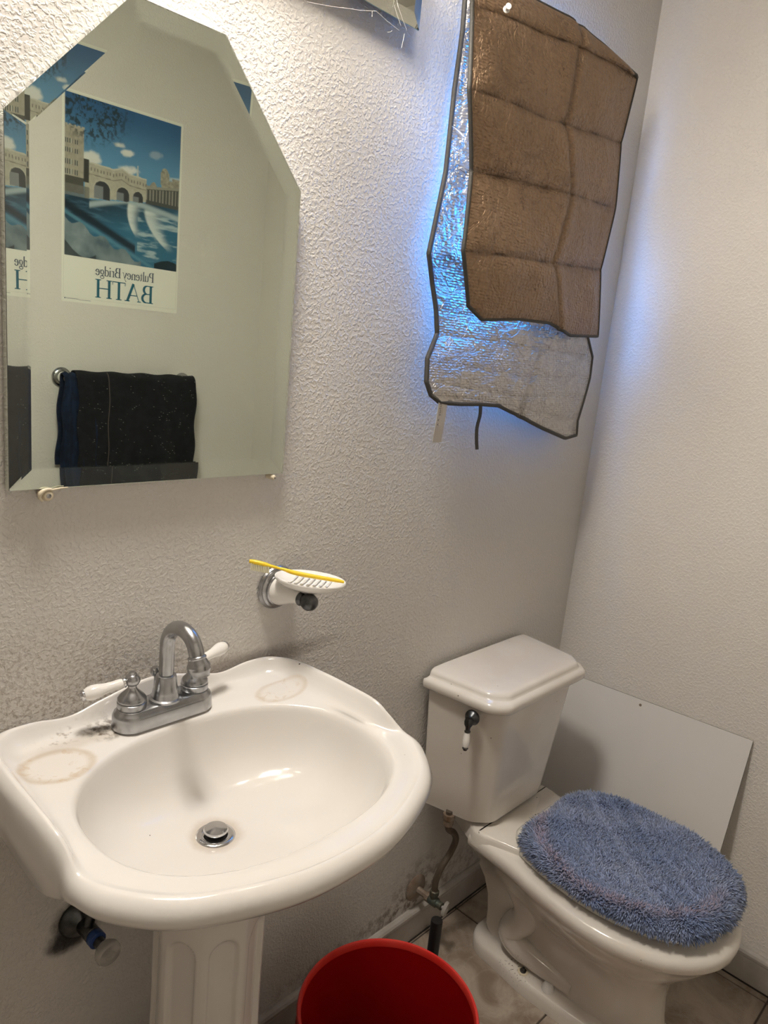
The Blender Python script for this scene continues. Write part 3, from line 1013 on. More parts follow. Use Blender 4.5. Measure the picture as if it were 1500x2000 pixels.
ss = tag(empty('sunshade', (1.4, -0.06, 1.25)), 'creased foil car sunshade folded brown over silver, pinned over the window', 'sunshade')
brown_rows = [
    [(927, -80, .060), (1035, -6, .050), (1110, 33, .050), (1180, 88, .048), (1243, 146, .045)],
    [(924, 8, .086), (985, 33, .080), (1110, 82, .070), (1200, 124, .055), (1245, 152, .040)],
    [(918, 172, .108), (1000, 200, .102), (1067, 232, .092), (1150, 258, .060), (1213, 279, .032)],
    [(922, 333, .092), (1000, 350, .088), (1083, 370, .080), (1150, 390, .055), (1202, 407, .026)],
    [(906, 489, .110), (980, 498, .106), (1049, 509, .096), (1110, 518, .064), (1173, 527, .034)],
    [(916, 597, .096), (942, 624, .094), (1016, 623, .090), (1073, 630, .080), (1115, 655, .064), (1168, 657, .046)]]
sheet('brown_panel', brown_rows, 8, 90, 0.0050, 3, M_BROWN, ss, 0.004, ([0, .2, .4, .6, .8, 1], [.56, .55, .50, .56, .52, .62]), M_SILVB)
silver_rows = [
    [(914, -60, .016), (990, -30, .055)],
    [(905, 60, .016), (985, 85, .055)],
    [(889, 175, .018), (975, 205, .060)],
    [(872, 335, .022), (962, 360, .062)],
    [(839, 495, .036), (900, 505, .050), (965, 530, .062)],
    [(846, 555, .032), (1000, 585, .055), (1150, 606, .050)],
    [(853, 605, .034), (1000, 630, .052), (1146, 650, .045)],
    [(855, 652, .036), (940, 664, .050), (1031, 676, .048), (1157, 697, .036)],
    [(836, 700, .052), (930, 718, .058), (1020, 735, .058), (1152, 738, .046)],
    [(834, 745, .058), (930, 762, .062), (1010, 775, .062), (1143, 772, .052)],
    [(843, 772, .060), (930, 780, .064), (1000, 794, .064), (1128, 822, .056)],
    [(860, 786, .060), (900, 789, .062), (938, 789, .063), (975, 792, .063), (1010, 810, .062), (1060, 836, .060), (1105, 856, .057), (1126, 850, .056)]]
sheet('silver_panel', silver_rows, 6, 60, 0.003, 8, M_SILV, ss, 0.0035, ([0, .6, .64, 1], [-1, -1, .58, .50]), M_SILVB, bindr=0.0046, belly=0.0014, fold_dark=0.5)
# strap and care tag hanging from the lower binding
def ribbon(name, pts, w, m, parent, thick=0.0008):
    pts = [np.array(P(*q)) for q in pts]
    c = catmull(pts, 6)
    rs = []
    for i, p in enumerate(c):
        rs.append(np.array([p + [-w / 2, 0, 0], p + [w / 2, 0, 0], p + [w / 2, thick, 0], p + [-w / 2, thick, 0]]))
    V, F = loft(rs, True, True, True)
    return link(name, V, F, m, parent, True, 40)


ribbon('strap', [(939, 786, .058), (938, 810, .055), (932, 835, .050), (931, 860, .050), (932, 878, .048)], 0.0105, M_BIND, ss)
tg = ribbon('care_tag', [(866, 778, .062), (864, 800, .062), (859, 830, .062), (853, 864, .060)], 0.0260, M_TAG, ss)
def text_vf(s, size):
    cu = bpy.data.curves.new('t', 'FONT'); cu.body = s; cu.size = size; cu.resolution_u = 2
    ob = bpy.data.objects.new('t', cu); COL.objects.link(ob)
    dg = bpy.context.evaluated_depsgraph_get()
    me = bpy.data.meshes.new_from_object(ob.evaluated_get(dg))
    V = [np.array(v.co) for v in me.vertices]; F = [tuple(p.vertices) for p in me.polygons]
    bpy.data.objects.remove(ob); bpy.data.curves.remove(cu); bpy.data.meshes.remove(me)
    return V, F


# lettering on the tag (runs down the tag), faded marks below it
q0, q1 = P(861, 786, .0636), P(851, 862, .0616)
dn = (q1 - q0) / np.linalg.norm(q1 - q0); acr = np.array([1, 0, 0]) - dn * dn[0]; acr /= np.linalg.norm(acr)
V, F = text_vf('AxSure', 0.0085)
V = [q0 + dn * v[0] + (-acr) * (v[1]) + acr * 0.004 for v in V]
prt = [(V, F)]
V, F = text_vf('A  A', 0.0070)
prt.append(([q0 + dn * (0.031 + v[0]) - acr * v[1] + acr * 0.002 for v in V], F))
V, F = text_vf('------', 0.006)
prt.append(([q0 + dn * (0.008 + v[0] * 1.6) - acr * v[1] + acr * 0.009 for v in V], F))
V, F = merge_vf(prt)
link('tag_print', V, F, M_INK, tg)
# clear tape on the silver edge
ribbon('tape', [(886, 248, .034), (898, 258, .040), (907, 268, .050)], 0.010, M_WEB, ss, 0.0003)

pn = tag(empty('push_pin', tuple(P(984, 20, .11))), 'white push pin stuck through the top of the brown sunshade panel', 'pin')
pq = P(985, 20, .096)
lathe('pin_head', [(0.0055, 0), (0.0060, .001), (0.0035, .003), (0.0028, .007), (0.0048, .010), (0.0050, .0115), (0.0004, .012)], pq + np.array([0, -0.004, 0]), (-0.55, -0.75, 0.1), M_WHITEP, pn, 18)
lathe('needle', [(0.0006, 0), (0.0006, .012)], pq + np.array([0.0, 0.006, 0]), (-0.1, -0.95, 0.0), M_CHROME2, pn, 8)

# ------------------------------------------------------------------ toilet
TX = 1.425
to = tag(empty('toilet', (TX, -0.3, 0)), 'white two-piece toilet with side-mounted flush lever in the corner', 'toilet')


def rpoly(pts, r, z, n=6):
    """rounded polygon ring in plan; r per corner"""
    out = []
    K = len(pts)
    for i in range(K):
        p0, p1, p2 = (np.array(pts[(i - 1) % K], float), np.array(pts[i], float), np.array(pts[(i + 1) % K], float))
        a_ = (p0 - p1) / np.linalg.norm(p0 - p1); b2 = (p2 - p1) / np.linalg.norm(p2 - p1)
        rr_ = r[i] if not np.isscalar(r) else r
        for k in range(n):
            t_ = k / (n - 1)
            out.append((1 - t_) ** 2 * (p1 + a_ * rr_) + 2 * t_ * (1 - t_) * p1 + t_ ** 2 * (p1 + b2 * rr_))
    return np.column_stack([np.array(out), np.full(len(out), z)])


def tank_ring(bl, br, yb, fl_, fr, yf, ch, z, r=0.012, step=0.0):
    pts = [(bl, yb), (br, yb), (br + (fr - br) * 0.75, yf + ch), (fr - ch * 0.85, yf), (fl_ + ch * 0.85, yf), (bl + (fl_ - bl) * 0.75, yf + ch)]
    return rpoly(pts, [0.008, 0.008, r, r, r, r], z)


def TR(grow, z, ch=0.030):
    return tank_ring(1.212 - grow, 1.615 + grow, -0.014 if grow <= 0 else -0.008, 1.236 - grow, 1.595 + grow, -0.206 - grow, ch, z, 0.014)


# body of the tank tapers downwards
rs = []
for z, k in ((0.402, 0.90), (0.408, 0.97), (0.425, 1.0), (0.50, 1.0), (0.60, 1.0), (0.70, 1.0), (0.712, 1.0)):
    u = (z - 0.40) / 0.31
    cx = 1.4135
    hb = (0.165 + (0.192 - 0.165) * u) * (0.97 if k < 1 else 1)
    hf = (0.128 + (0.166 - 0.128) * u) * (0.97 if k < 1 else 1)
    yf = -(0.172 + 0.020 * u) * (0.985 if k < 0.95 else 1)
    rs.append(tank_ring(cx - hb, cx + hb, -0.016, cx - hf, cx + hf, yf, 0.034, z, 0.016))
V, F = loft(rs, True, True, True)
link('tank', V, F, M_TOILET, to, True, 50)
rs = [TR(-0.008, .703), TR(0.002, .7032), TR(0.0045, .706), TR(0.0050, .718), TR(0.0035, .7225), TR(-0.0005, .7265), TR(-0.006, .7285), TR(-0.0085, .7300), TR(-0.0095, .7350), TR(-0.0115, .7400), TR(-0.016, .7432), TR(-0.024, .7450), TR(-0.06, .7460, .02)]
V, F = loft(rs, True, True, True)
link('tank_lid', V, F, M_TOILET, to, True, 60)
# flush lever on the left side of the tank
lx0 = 1.2240
ly, lz = -0.142, 0.683
for _ in range(1):
    fh = lathe('flush_lever', [(0.0165, 0), (0.0170, .003), (0.0150, .007), (0.0080, .012), (0.0065, .016), (0.0065, .020), (0.0004, .021)], (lx0, ly, lz), (-1, -0.15, 0.0), M_DARKMET, to, 28)
    o0 = Vector((lx0 - 0.017, ly - 0.003, lz - 0.002))
    d = Vector((-0.15, -0.10, -1)).normalized()
    lathe('lever_arm', [(0.0075, -.006), (0.0095, .002), (0.0090, .008), (0.0055, .014), (0.0048, .020), (0.0066, .021), (0.0066, .024), (0.0055, .025)], o0, d, M_DARKMET, fh, 22)
    lathe('lever_handle', [(0.0055, .0252), (0.0068, .032), (0.0078, .042), (0.0074, .050), (0.0056, .056)], o0, d, M_CER, fh, 22)
    lathe('lever_tip', [(0.0056, .0562), (0.0066, .0585), (0.0045, .062), (0.0036, .0635), (0.0004, .064)], o0, d, M_DARKMET, fh, 18)

# bowl body: rings from the floor to the rim. half outlines (left side mirrored) about TX + dx
NB = 160


def bring(z, back, front, wb, wm, ym, wf=None, sq=2.2, dx=0.0, rb=0):
    """closed ring: back edge y, front tip y, half width at back wb, max half width wm at ym"""
    half = []
    pts = [(0, back), (wb * 0.55, back), (wb * 0.93, back - 0.004), (wb, back - 0.022)]
    if z < 0.05:
        pts = [(0, back), (wb * 0.45, back - 0.002), (wb * 0.80, back - 0.016), (wb * 0.99, back - 0.045)]
    for t_ in (0.33, 0.66):
        pts.append((wb + (wm - wb) * sstep(t_, 0, 1), (back - (0.045 if z < .05 else 0.022)) + (ym - back + (0.045 if z < .05 else 0.022)) * t_))
    fr = front - ym
    for a_ in (0, 18, 36, 54, 70, 82):
        aa_ = math.radians(a_)
        e_ = 2 / sq
        pts.append((wm * math.cos(aa_) ** e_, ym + fr * math.sin(aa_) ** e_))
    pts.append((0, front))
    full_ = half_to_full(pts)
    c_ = smooth_closed(full_, NB)
    return np.column_stack([c_[:, 0] + TX + dx, c_[:, 1], np.full(NB, z)])


body = [
    # z, back, front, wb, wm, ym
    bring(0.000, -.108, -.610, .078, .094, -.30, sq=2.7, dx=.024),
    bring(0.026, -.106, -.612, .079, .095, -.30, sq=2.7, dx=.024),
    bring(0.034, -.108, -.609, .075, .091, -.30, sq=2.7, dx=.024),
    bring(0.038, -.113, -.603, .068, .084, -.30, sq=2.7, dx=.024),
    bring(0.0395, -.124, -.590, .052, .068, -.32, sq=2.6, dx=.023),
    bring(0.042, -.128, -.584, .040, .057, -.34, sq=2.6, dx=.022),
    bring(0.060, -.130, -.578, .034, .054, -.42, sq=2.6, dx=.022),
    bring(0.100, -.130, -.570, .034, .056, -.46, sq=2.5, dx=.020),
    bring(0.150, -.128, -.566, .038, .062, -.47, sq=2.4, dx=.016),
    bring(0.200, -.122, -.572, .048, .082, -.45, sq=2.2, dx=.010),
    bring(0.245, -.116, -.598, .066, .118, -.44, sq=2.1, dx=.004),
    bring(0.285, -0.134, -.632, .092, .150, -.44, sq=2.1, dx=.0),
    bring(0.315, -0.130, -.655, .118, .169, -.44, sq=2.1, dx=.0),
    bring(0.332, -0.128, -.665, .132, .177, -.44, sq=2.1, dx=.0),
    bring(0.338, -0.127, -.672, .138, .183, -.44, sq=2.15, dx=.0),
    bring(0.346, -0.126, -.678, .143, .188, -.44, sq=2.15, dx=.0),
    bring(0.360, -0.126, -.679, .144, .190, -.44, sq=2.15, dx=.0),
    bring(0.368, -0.128, -.675, .142, .187, -.44, sq=2.15, dx=.0),
    bring(0.374, -0.132, -.667, .137, .181, -.44, sq=2.15, dx=.0),
    bring(0.3755, -0.142, -.650, .126, .168, -.43, sq=2.15, dx=.0),
]
V, F = loft(body, True, True, True)
link('bowl', V, F, M_TOILET, to, True, 70)
# raised rear deck that carries the tank
rs = []
for g, z in ((0.0, .352), (0.0, .383), (-.003, .388), (-.008, .3905)):
    rs.append(rpoly([(TX - .085 - g, -.030), (TX + .085 + g, -.030), (TX + .146 + g, -.150), (TX + .146 + g, -.175 - g), (TX + .120, -.262 - g), (TX - .120, -.262 - g), (TX - .146 - g, -.175 - g), (TX - .146 - g, -.150)], 0.010, z))
V, F = loft(rs, True, True, True)
link('rear_deck', V, F, M_TOILET, to, True, 60)
# trapway bulge on both flanks
for s in (-1, 1):
    pts = []
    for (y, z) in ((-.150, .300), (-.185, .262), (-.225, .225), (-.248, .190), (-.245, .155), (-.225, .125), (-.215, .098), (-.235, .078), (-.275, .070), (-.330, .066), (-.385, .062)):
        pts.append((TX + .010 + s * 0.034, y, z))
    c = catmull(pts, 5)
    rad = np.interp(np.linspace(0, 1, len(c)), [0, .25, .5, .75, 1], [.040, .036, .034, .030, .018])
    tube('trapway', c, rad, M_TOILET, to, 20)
# bolt and cap on the visible side
lathe('bolt_washer', [(0.012, 0), (0.013, .0015), (0.009, .003), (0.0085, .002)], (TX - .047, -.272, .0385), (-.05, 0, 1), M_IVORY, to, 24)
lathe('floor_bolt', [(0.0075, 0), (0.0075, .003), (0.004, .004), (0.0035, .010), (0.0004, .0105)], (TX - .047, -.272, .0395), (-.05, 0, 1), M_DARKMET, to, 12)
lathe('bolt_cap', [(0.015, 0), (0.0145, .003), (0.0105, .017), (0.008, .019), (0.0004, .0195)], (TX - .045, -.338, .0375), (-.03, 0, 1), M_CER, to, 28)
# closed seat and lid under the cover
def seat_ring(s, z, dx=0.0):
    pts = [(0, -.205), (.075, -.205), (.115, -.212), (.145, -.245), (.168, -.32), (.180, -.42), (.172, -.50), (.145, -.575), (.105, -.625), (.055, -.652), (0, -.660)]
    c_ = smooth_closed(half_to_full(pts), NB)
    cc = np.array([0, -.43])
    c_ = cc + (c_ - cc) * s * np.array([.95, .96])
    return np.column_stack([c_[:, 0] + TX + 0.016 + dx, c_[:, 1], np.full(NB, z)])


V, F = loft([seat_ring(.97, .3757), seat_ring(.995, .380), seat_ring(.995, .387), seat_ring(.975, .391)], True, True, True)
link('seat', V, F, M_SEAT, to, True, 60)
V, F = loft([seat_ring(.965, .3915), seat_ring(.985, .395), seat_ring(.985, .402), seat_ring(.95, .408), seat_ring(.7, .411)], True, True, True)
link('seat_lid', V, F, M_SEAT, to, True, 60)

# ------------------------------------------------------------------ fluffy lid cover
fc = tag(empty('toilet_lid_cover', (TX + 0.02, -.43, .41)), 'fluffy blue shag cover fitted over the toilet lid', 'lid cover')
CX = TX + 0.022


def cover_ring(s, z, dy=0.0):
    pts = [(0, -.245), (.045, -.243), (.090, -.243), (.135, -.262), (.166, -.318), (.181, -.40), (.180, -.475), (.166, -.545), (.134, -.604), (.080, -.638), (0, -.650)]
    c_ = smooth_closed(half_to_full(pts), NB)
    cc = np.array([0, -.43])
    c_ = cc + (c_ - cc) * s
    return np.column_stack([c_[:, 0] + CX, c_[:, 1] + dy, np.full(NB, z)])


cr = [cover_ring(1.0, .398), cover_ring(1.02, .405), cover_ring(1.012, .414), cover_ring(.97, .421), cover_ring(.90, .4245), cover_ring(.75, .4235), cover_ring(.55, .421), cover_ring(.3, .420), cover_ring(.05, .4205)]
rngc = np.random.RandomState(2)
for r in cr[3:]:
    r[:, 2] += 0.003 * np.sin(r[:, 0] * 38) * np.cos(r[:, 1] * 31)
V, F = loft(cr, True, True, True)
cv = link('cover_cloth', V, F, mat('cover_cloth', (0.10, 0.14, 0.28), 0.95), fc, True)
# pile: tufts as small tapered blades
me = cv.data
me.calc_loop_triangles()
vs = np.array([v.co[:] for v in me.vertices]); tri = np.array([t_.vertices[:] for t_ in me.loop_triangles])
A, B, C_ = vs[tri[:, 0]], vs[tri[:, 1]], vs[tri[:, 2]]
nrm = np.cross(B - A, C_ - A); area = np.linalg.norm(nrm, axis=1) / 2; nrm /= (2 * area[:, None] + 1e-12)
out = nrm[:, 2] > -0.2
area = area * out
NTUFT = 42000
rng = np.random.RandomState(11)
pick = rng.choice(len(tri), NTUFT, p=area / area.sum())
r1, r2 = np.sqrt(rng.rand(NTUFT)), rng.rand(NTUFT)
Pp = A[pick] * (1 - r1)[:, None] + B[pick] * (r1 * (1 - r2))[:, None] + C_[pick] * (r1 * r2)[:, None]
Nn = nrm[pick]


def fld(p, f, ph):
    return np.sin(p[:, 0] * f + ph) * np.cos(p[:, 1] * f * 0.83 + ph * 1.7) + 0.5 * np.sin(p[:, 0] * f * 2.3 - p[:, 1] * f * 1.9 + ph)


lean = np.column_stack([fld(Pp, 55, 1.0), fld(Pp, 47, 2.6), np.zeros(NTUFT)]) * 0.62
edge_d = (Pp[:, :2] - np.array([CX, -.43])) / np.array([.18, .20])
er = np.linalg.norm(edge_d, axis=1)
outw = np.column_stack([edge_d / (er[:, None] + 1e-6), np.zeros(NTUFT)]) * np.clip((er - 0.85) / 0.2, 0, 1)[:, None] * 0.5
D_ = Nn * np.clip(1 - 0.0 * er, 0.3, 1)[:, None] + lean + outw + rng.normal(0, 0.30, (NTUFT, 3))
D_[:, 2] -= np.clip((er - 0.97) / 0.1, 0, 1) * 0.7
D_ /= np.linalg.norm(D_, axis=1)[:, None]
Ln = rng.uniform(0.007, 0.0135, NTUFT) * (1 + 0.35 * np.clip((er - 0.8) / 0.2, 0, 1))
Wd = rng.uniform(0.0009, 0.0015, NTUFT)
rnd = rng.normal(0, 1, (NTUFT, 3))
S_ = np.cross(D_, rnd); S_ /= np.linalg.norm(S_, axis=1)[:, None] + 1e-9
S2 = np.cross(D_, S_)
bend = rng.normal(0, 0.0015, (NTUFT, 3)); bend[:, 2] -= 0.001
base = Pp - Nn * 0.001
mid = base + D_ * (Ln * 0.6)[:, None] + bend * 0.3
tip = base + D_ * Ln[:, None] + bend
w = Wd[:, None]
vv = np.stack([base + S_ * w * .8, base - S_ * w * .4 + S2 * w * .7, base - S_ * w * .4 - S2 * w * .7,
               mid + S_ * w, mid - S_ * w * .5 + S2 * w * .87, mid - S_ * w * .5 - S2 * w * .87, tip], 1).reshape(-1, 3)
pat = np.array([(0, 1, 4, 3), (1, 2, 5, 4), (2, 0, 3, 5)])
q4 = (pat[None] + (np.arange(NTUFT) * 7)[:, None, None]).reshape(-1, 4)
t3 = (np.array([(3, 4, 6), (4, 5, 6), (5, 3, 6)])[None] + (np.arange(NTUFT) * 7)[:, None, None]).reshape(-1, 3)
me = bpy.data.meshes.new('pile')
me.vertices.add(len(vv)); me.vertices.foreach_set('co', vv.ravel())
nl = q4.size + t3.size
me.loops.add(nl); me.loops.foreach_set('vertex_index', np.concatenate([q4.ravel(), t3.ravel()]))
npg = len(q4) + len(t3)
me.polygons.add(npg)
starts = np.concatenate([np.arange(len(q4)) * 4, q4.size + np.arange(len(t3)) * 3])
me.polygons.foreach_set('loop_start', starts)
me.update(calc_edges=True)
base_c = np.array([0.175, 0.235, 0.40])
purp = np.array([0.30, 0.26, 0.42])
pale = np.array([0.37, 0.42, 0.58])
cc = np.tile(base_c, (NTUFT, 1))
k1 = np.clip(0.5 + 0.5 * fld(Pp, 26, 0.4), 0, 1)[:, None] * 0.45
cc = cc * (1 - k1) + pale * k1
# faded pinkish tips along the left front rim
rim = np.clip(1 - np.abs(er - 0.95) / 0.09, 0, 1) * np.clip((CX + 0.05 - Pp[:, 0]) / 0.06, 0, 1) * (rng.rand(NTUFT) < 0.75)
cc = cc * (1 - 0.65 * rim[:, None]) + np.array([0.42, 0.31, 0.36]) * 0.65 * rim[:, None]
cc *= rng.uniform(0.55, 1.45, (NTUFT, 1))
ca = me.color_attributes.new('tuft', 'FLOAT_COLOR', 'POINT')
full_c = np.ones((NTUFT, 7, 4)); full_c[:, :, :3] = cc[:, None, :]
full_c[:, 6, :3] *= 1.15
ca.data.foreach_set('color', full_c.ravel())
pile = linkme('pile', me, M_FUR, cv, False)
tag(pile, kind='stuff')

# ------------------------------------------------------------------ water supply of the toilet and of the sink
va = tag(empty('toilet_supply_valve', (1.285, -0.001, 0.143)), 'corroded toilet shut-off valve with braided hose above the baseboard', 'valve')
lathe('wall_flange', [(0.034, 0), (0.034, .003), (0.030, .0075), (0.020, .010), (0.012, .011)], (1.285, -0.0005, 0.143), (0, -1, 0), M_RUST, va, 36)
lathe('pipe_stub', [(0.0085, 0), (0.0085, .030), (0.012, .031), (0.012, .040)], (1.285, -0.008, 0.143), (0, -1, 0), M_RUST, va, 8, 20)
lathe('valve_body', [(0.011, 0), (0.012, .003), (0.012, .022), (0.009, .024), (0.009, .038), (0.0004, .039)], (1.285, -0.048, 0.143), (0, -1, 0), M_VERD, va, 20)
lathe('valve_outlet', [(0.0095, 0), (0.0095, .014), (0.0115, .015), (0.0115, .026), (0.008, .028)], (1.285, -0.060, 0.145), (0, 0, 1), M_VERD, va, 8, 20)
lathe('valve_knob', [(0.004, 0), (0.004, .006), (0.017, .008), (0.018, .012), (0.016, .016), (0.006, .017), (0.005, .014), (0.0004, .014)], (1.285, -0.084, 0.143), (0.25, -1, -0.1), M_CLEAR, va, 28)
hs = catmull([(1.285, -0.060, .170), (1.283, -0.061, .200), (1.290, -.066, .235), (1.312, -.072, .270), (1.318, -.078, .305), (1.300, -.082, .335), (1.272, -.084, .362), (1.266, -.085, .410)], 8)
tube('supply_hose', hs, 0.0078, M_HOSE, va, 16)
lathe('hose_nut', [(0.011, 0), (0.012, .002), (0.012, .018), (0.014, .019), (0.014, .030)], (1.268, -.085, .372), (-0.03, 0, 1), M_RUST, va, 10, 20)

vb = tag(empty('sink_supply_valve', (0.440, -0.001, 0.532)), 'dark grimy sink shut-off valve with blue collar under the basin', 'valve')
lathe('wall_flange', [(0.030, 0), (0.030, .004), (0.024, .012), (0.014, .018), (0.012, .020)], (0.440, -0.0005, 0.532), (0, -1, 0), M_DARKMET, vb, 32)
lathe('valve_body', [(0.010, 0), (0.0125, .004), (0.0125, .030), (0.010, .032)], (0.440, -0.018, 0.532), (0.05, -1, 0), M_DARKMET, vb, 20)
lathe('blue_collar', [(0.0115, 0), (0.0130, .002), (0.0130, .012), (0.0105, .014)], (0.4415, -0.050, 0.532), (0.05, -1, 0), M_BLUE, vb, 20)
lathe('valve_stem', [(0.0085, 0), (0.0085, .016)], (0.442, -0.063, 0.532), (0.05, -1, 0), M_DARKMET, vb, 16)
lathe('valve_knob', [(0.008, 0), (0.0150, .003), (0.0185, .009), (0.0185, .016), (0.0165, .020), (0.0075, .021), (0.006, .017), (0.0004, .017)], (0.4428, -0.078, 0.532), (0.05, -1, -0.05), M_CLEAR, vb, 28)
lathe('valve_outlet', [(0.0075, 0), (0.0075, .050), (0.0095, .052), (0.0095, .066)], (0.440, -0.034, 0.538), (0.25, -0.1, 1), M_DARKMET, vb, 14)
hs = catmull([(0.455, -0.041, .600), (0.470, -.045, .650), (0.490, -.050, .700), (0.495, -.056, .790)], 6)
tube('supply_hose', hs, 0.006, M_HOSE, vb, 12)

# ------------------------------------------------------------------ leaning board
bd = tag(empty('leaning_board', (RX - .10, -0.29, 0)), 'flat white rectangular board leaning on the right wall behind the toilet', 'board')
# bottom edge on the floor away from the wall, top edge on the wall
ybk, yfr = -0.040, -0.535
tl = 0.025
quad_in = [(RX - .105, ybk, .000), (RX - .105, yfr + .012, .010), (RX - .004, yfr, .606), (RX - .004, ybk - .010, .588)]
quad_in = [np.array(q) for q in quad_in]
nn = np.cross(quad_in[1] - quad_in[0], quad_in[3] - quad_in[0]); nn /= np.linalg.norm(nn)
if nn[0] > 0: nn = -nn
V = [q + nn * 0.0035 for q in quad_in] + [q for q in quad_in]
bo = link('board_sheet', V, [(0, 1, 2, 3), (7, 6, 5, 4), (0, 1, 5, 4), (1, 2, 6, 5), (2, 3, 7, 6), (3, 0, 4, 7)], M_BOARD, bd)
bo.data.materials.append(M_BOARDE)
for p in bo.data.polygons:
    if abs(Vector(nn).dot(p.normal)) < 0.5: p.material_index = 1
lathe('nail_hole', [(0.0065, 0), (0.0060, .0012), (0.0004, .0018)], quad_in[3] * 0.57 + quad_in[2] * 0.43 + np.array([-.0045, 0, -.014]), tuple(nn), M_RUST, bo, 12)

# ------------------------------------------------------------------ red bucket and black handle
BK = (0.872, -0.283)
BZ = 0.29
bu = tag(empty('bucket', (BK[0], BK[1], 0)), 'red plastic bucket with scuffed rim on the floor beside the pedestal', 'bucket')
R1 = 0.158
prof = [(0.0004, 0.004), (0.126, 0.004), (0.132, 0.0), (0.134, 0.004), (R1 - .0035, BZ - .075), (R1 + .002, BZ - .074), (R1 + .002, BZ - .070), (R1 - .002, BZ - .069), (R1 - .001, BZ - .045), (R1 + .004, BZ - .044), (R1 + .004, BZ - .040), (R1 - .001, BZ - .039), (R1 - .0005, BZ - .012)]
lathe('bucket_body', prof + [(R1 - .0035, BZ - .012), (R1 - .0065, BZ - .07), (0.129, 0.010), (0.0004, 0.008)], (BK[0], BK[1], 0.0005), (0, 0, 1), M_RED, bu, 96, 40, False)
lathe('rim', [(R1 - .004, BZ - .014), (R1 + .0025, BZ - .014), (R1 + .004, BZ - .004), (R1 + .002, BZ), (R1 - .002, BZ), (R1 - .004, BZ - .003), (R1 - .004, BZ - .014)], (BK[0], BK[1], 0.0005), (0, 0, 1), M_REDRIM, bu, 96, 50, False)
# wire bail hanging on the left side, with its ears
for s in (-1, 1):
    ex, ey = BK[0] + s * (R1 + .004) * math.cos(math.radians(200)), BK[1] + s * (R1 + .004) * math.sin(math.radians(200))
    lathe('handle_ear', [(0.011, -.002), (0.011, .004), (0.008, .006), (0.0004, .0065)], (ex, ey, BZ - .055), (s * math.cos(math.radians(200)), s * math.sin(math.radians(200)), 0), M_RED, bu, 18)
a0 = math.radians(200)
pts = []
for t_ in np.linspace(0, 1, 25):
    th_ = a0 + t_ * math.pi
    pts.append((BK[0] + (R1 + .0085) * math.cos(th_), BK[1] + (R1 + .0085) * math.sin(th_), BZ - .055 - 0.105 * math.sin(math.pi * t_)))
tube('wire_bail', pts, 0.002, M_CHROME, bu, 8)

ph = tag(empty('plunger', (1.112, -0.196, 0)), 'black rod-handled plunger standing behind the red bucket near the wall', 'plunger')
lathe('rod_handle', [(0.0125, .085), (0.0125, .277), (0.0115, .2795), (0.0004, .280)], (1.112, -0.196, 0), (0, 0, 1), M_BLACK, ph, 28)
lathe('rubber_cup', [(0.040, 0.001), (0.042, .006), (0.040, .030), (0.036, .055), (0.020, .072), (0.016, .095), (0.0125, .096)], (1.112, -0.196, 0), (0, 0, 1), M_BLACK, ph, 32)

# ------------------------------------------------------------------ poster on the wall behind the viewer (seen in the mirror)
PX0, PX1, PZ0, PZ1 = 1.052, 1.462, 1.468, 2.090
YP = YB + 0.0006
po = tag(empty('poster', ((PX0 + PX1) / 2, YP, PZ0)), 'travel poster of a stone bridge over a blue weir, seen in the mirror', 'poster')
bm_obj('paper', box_bm(PX0, PX1, YB + 0.0002, YP, PZ0, PZ1), M_PAPER, po)
IX0, IX1, IZ0, IZ1 = PX0 + 0.0085, PX1 - 0.0075, PZ1 - 0.480, PZ1 - 0.009
NW, NH = 210, 250
s_, t_ = np.meshgrid(np.linspace(0, 1, NW), np.linspace(0, 1, NH))


def vnoise(x, y, seed, oct=4):
    r_ = np.zeros_like(x); amp = 1; tot = 0
    for o in range(oct):
        rg = np.random.RandomState(seed + o)
        g_ = rg.rand(64, 64)
        xi, yi = x * 2 ** o, y * 2 ** o
        x0, y0 = np.floor(xi).astype(int), np.floor(yi).astype(int)
        fx, fy = xi - x0, yi - y0
        fx = fx * fx * (3 - 2 * fx); fy = fy * fy * (3 - 2 * fy)
        v = (g_[y0 % 64, x0 % 64] * (1 - fx) + g_[y0 % 64, (x0 + 1) % 64] * fx) * (1 - fy) + (g_[(y0 + 1) % 64, x0 % 64] * (1 - fx) + g_[(y0 + 1) % 64, (x0 + 1) % 64] * fx) * fy
        r_ += v * amp; tot += amp; amp *= 0.55
    return r_ / tot


def L_(c1, c2, k):
    k = np.clip(k, 0, 1)[..., None]
    return np.array(c1) * (1 - k) + np.array(c2) * k if np.ndim(c1) == 1 else c1 * (1 - k) + np.array(c2) * k


img = L_((0.035, 0.12, 0.27), (0.13, 0.33, 0.54), sstep(t_, 0.0, 0.45))
cl_n = vnoise(s_ * 12, t_ * 20, 5)
for cx, cy, rx, ry, k in ((.44, .235, .07, .022, .9), (.51, .27, .06, .025, 1.0), (.19, .36, .10, .05, 1.0), (.52, .385, .09, .035, 1.), (.77, .24, .07, .03, .3), (.95, .37, .08, .02, .5)):
    d_ = np.hypot((s_ - cx) / rx, (t_ - cy) / ry) + (cl_n - .5) * 1.3
    img = L_(img, (0.75, 0.76, 0.72), (1 - sstep(d_, .5, 1.15)) * k)
stone = (0.46, 0.44, 0.36); dstone = (0.16, 0.16, 0.14)
sn = vnoise(s_ * 60, t_ * 60, 9, 3)
# far town and spire
m_ = (s_ > .66) & (s_ < .84) & (t_ > .425 - .02 * np.sin(s_ * 60) + (s_ - .66) * .1) & (t_ < .50)
img[m_] = (np.array([.36, .34, .28]) * (0.6 + 0.8 * sn[..., None]))[m_]
m_ = (np.abs(s_ - .61) < .002 + np.clip(t_ - .33, 0, 1) * .10) & (t_ > .33) & (t_ < .42)
img[m_] = (.55, .56, .52)
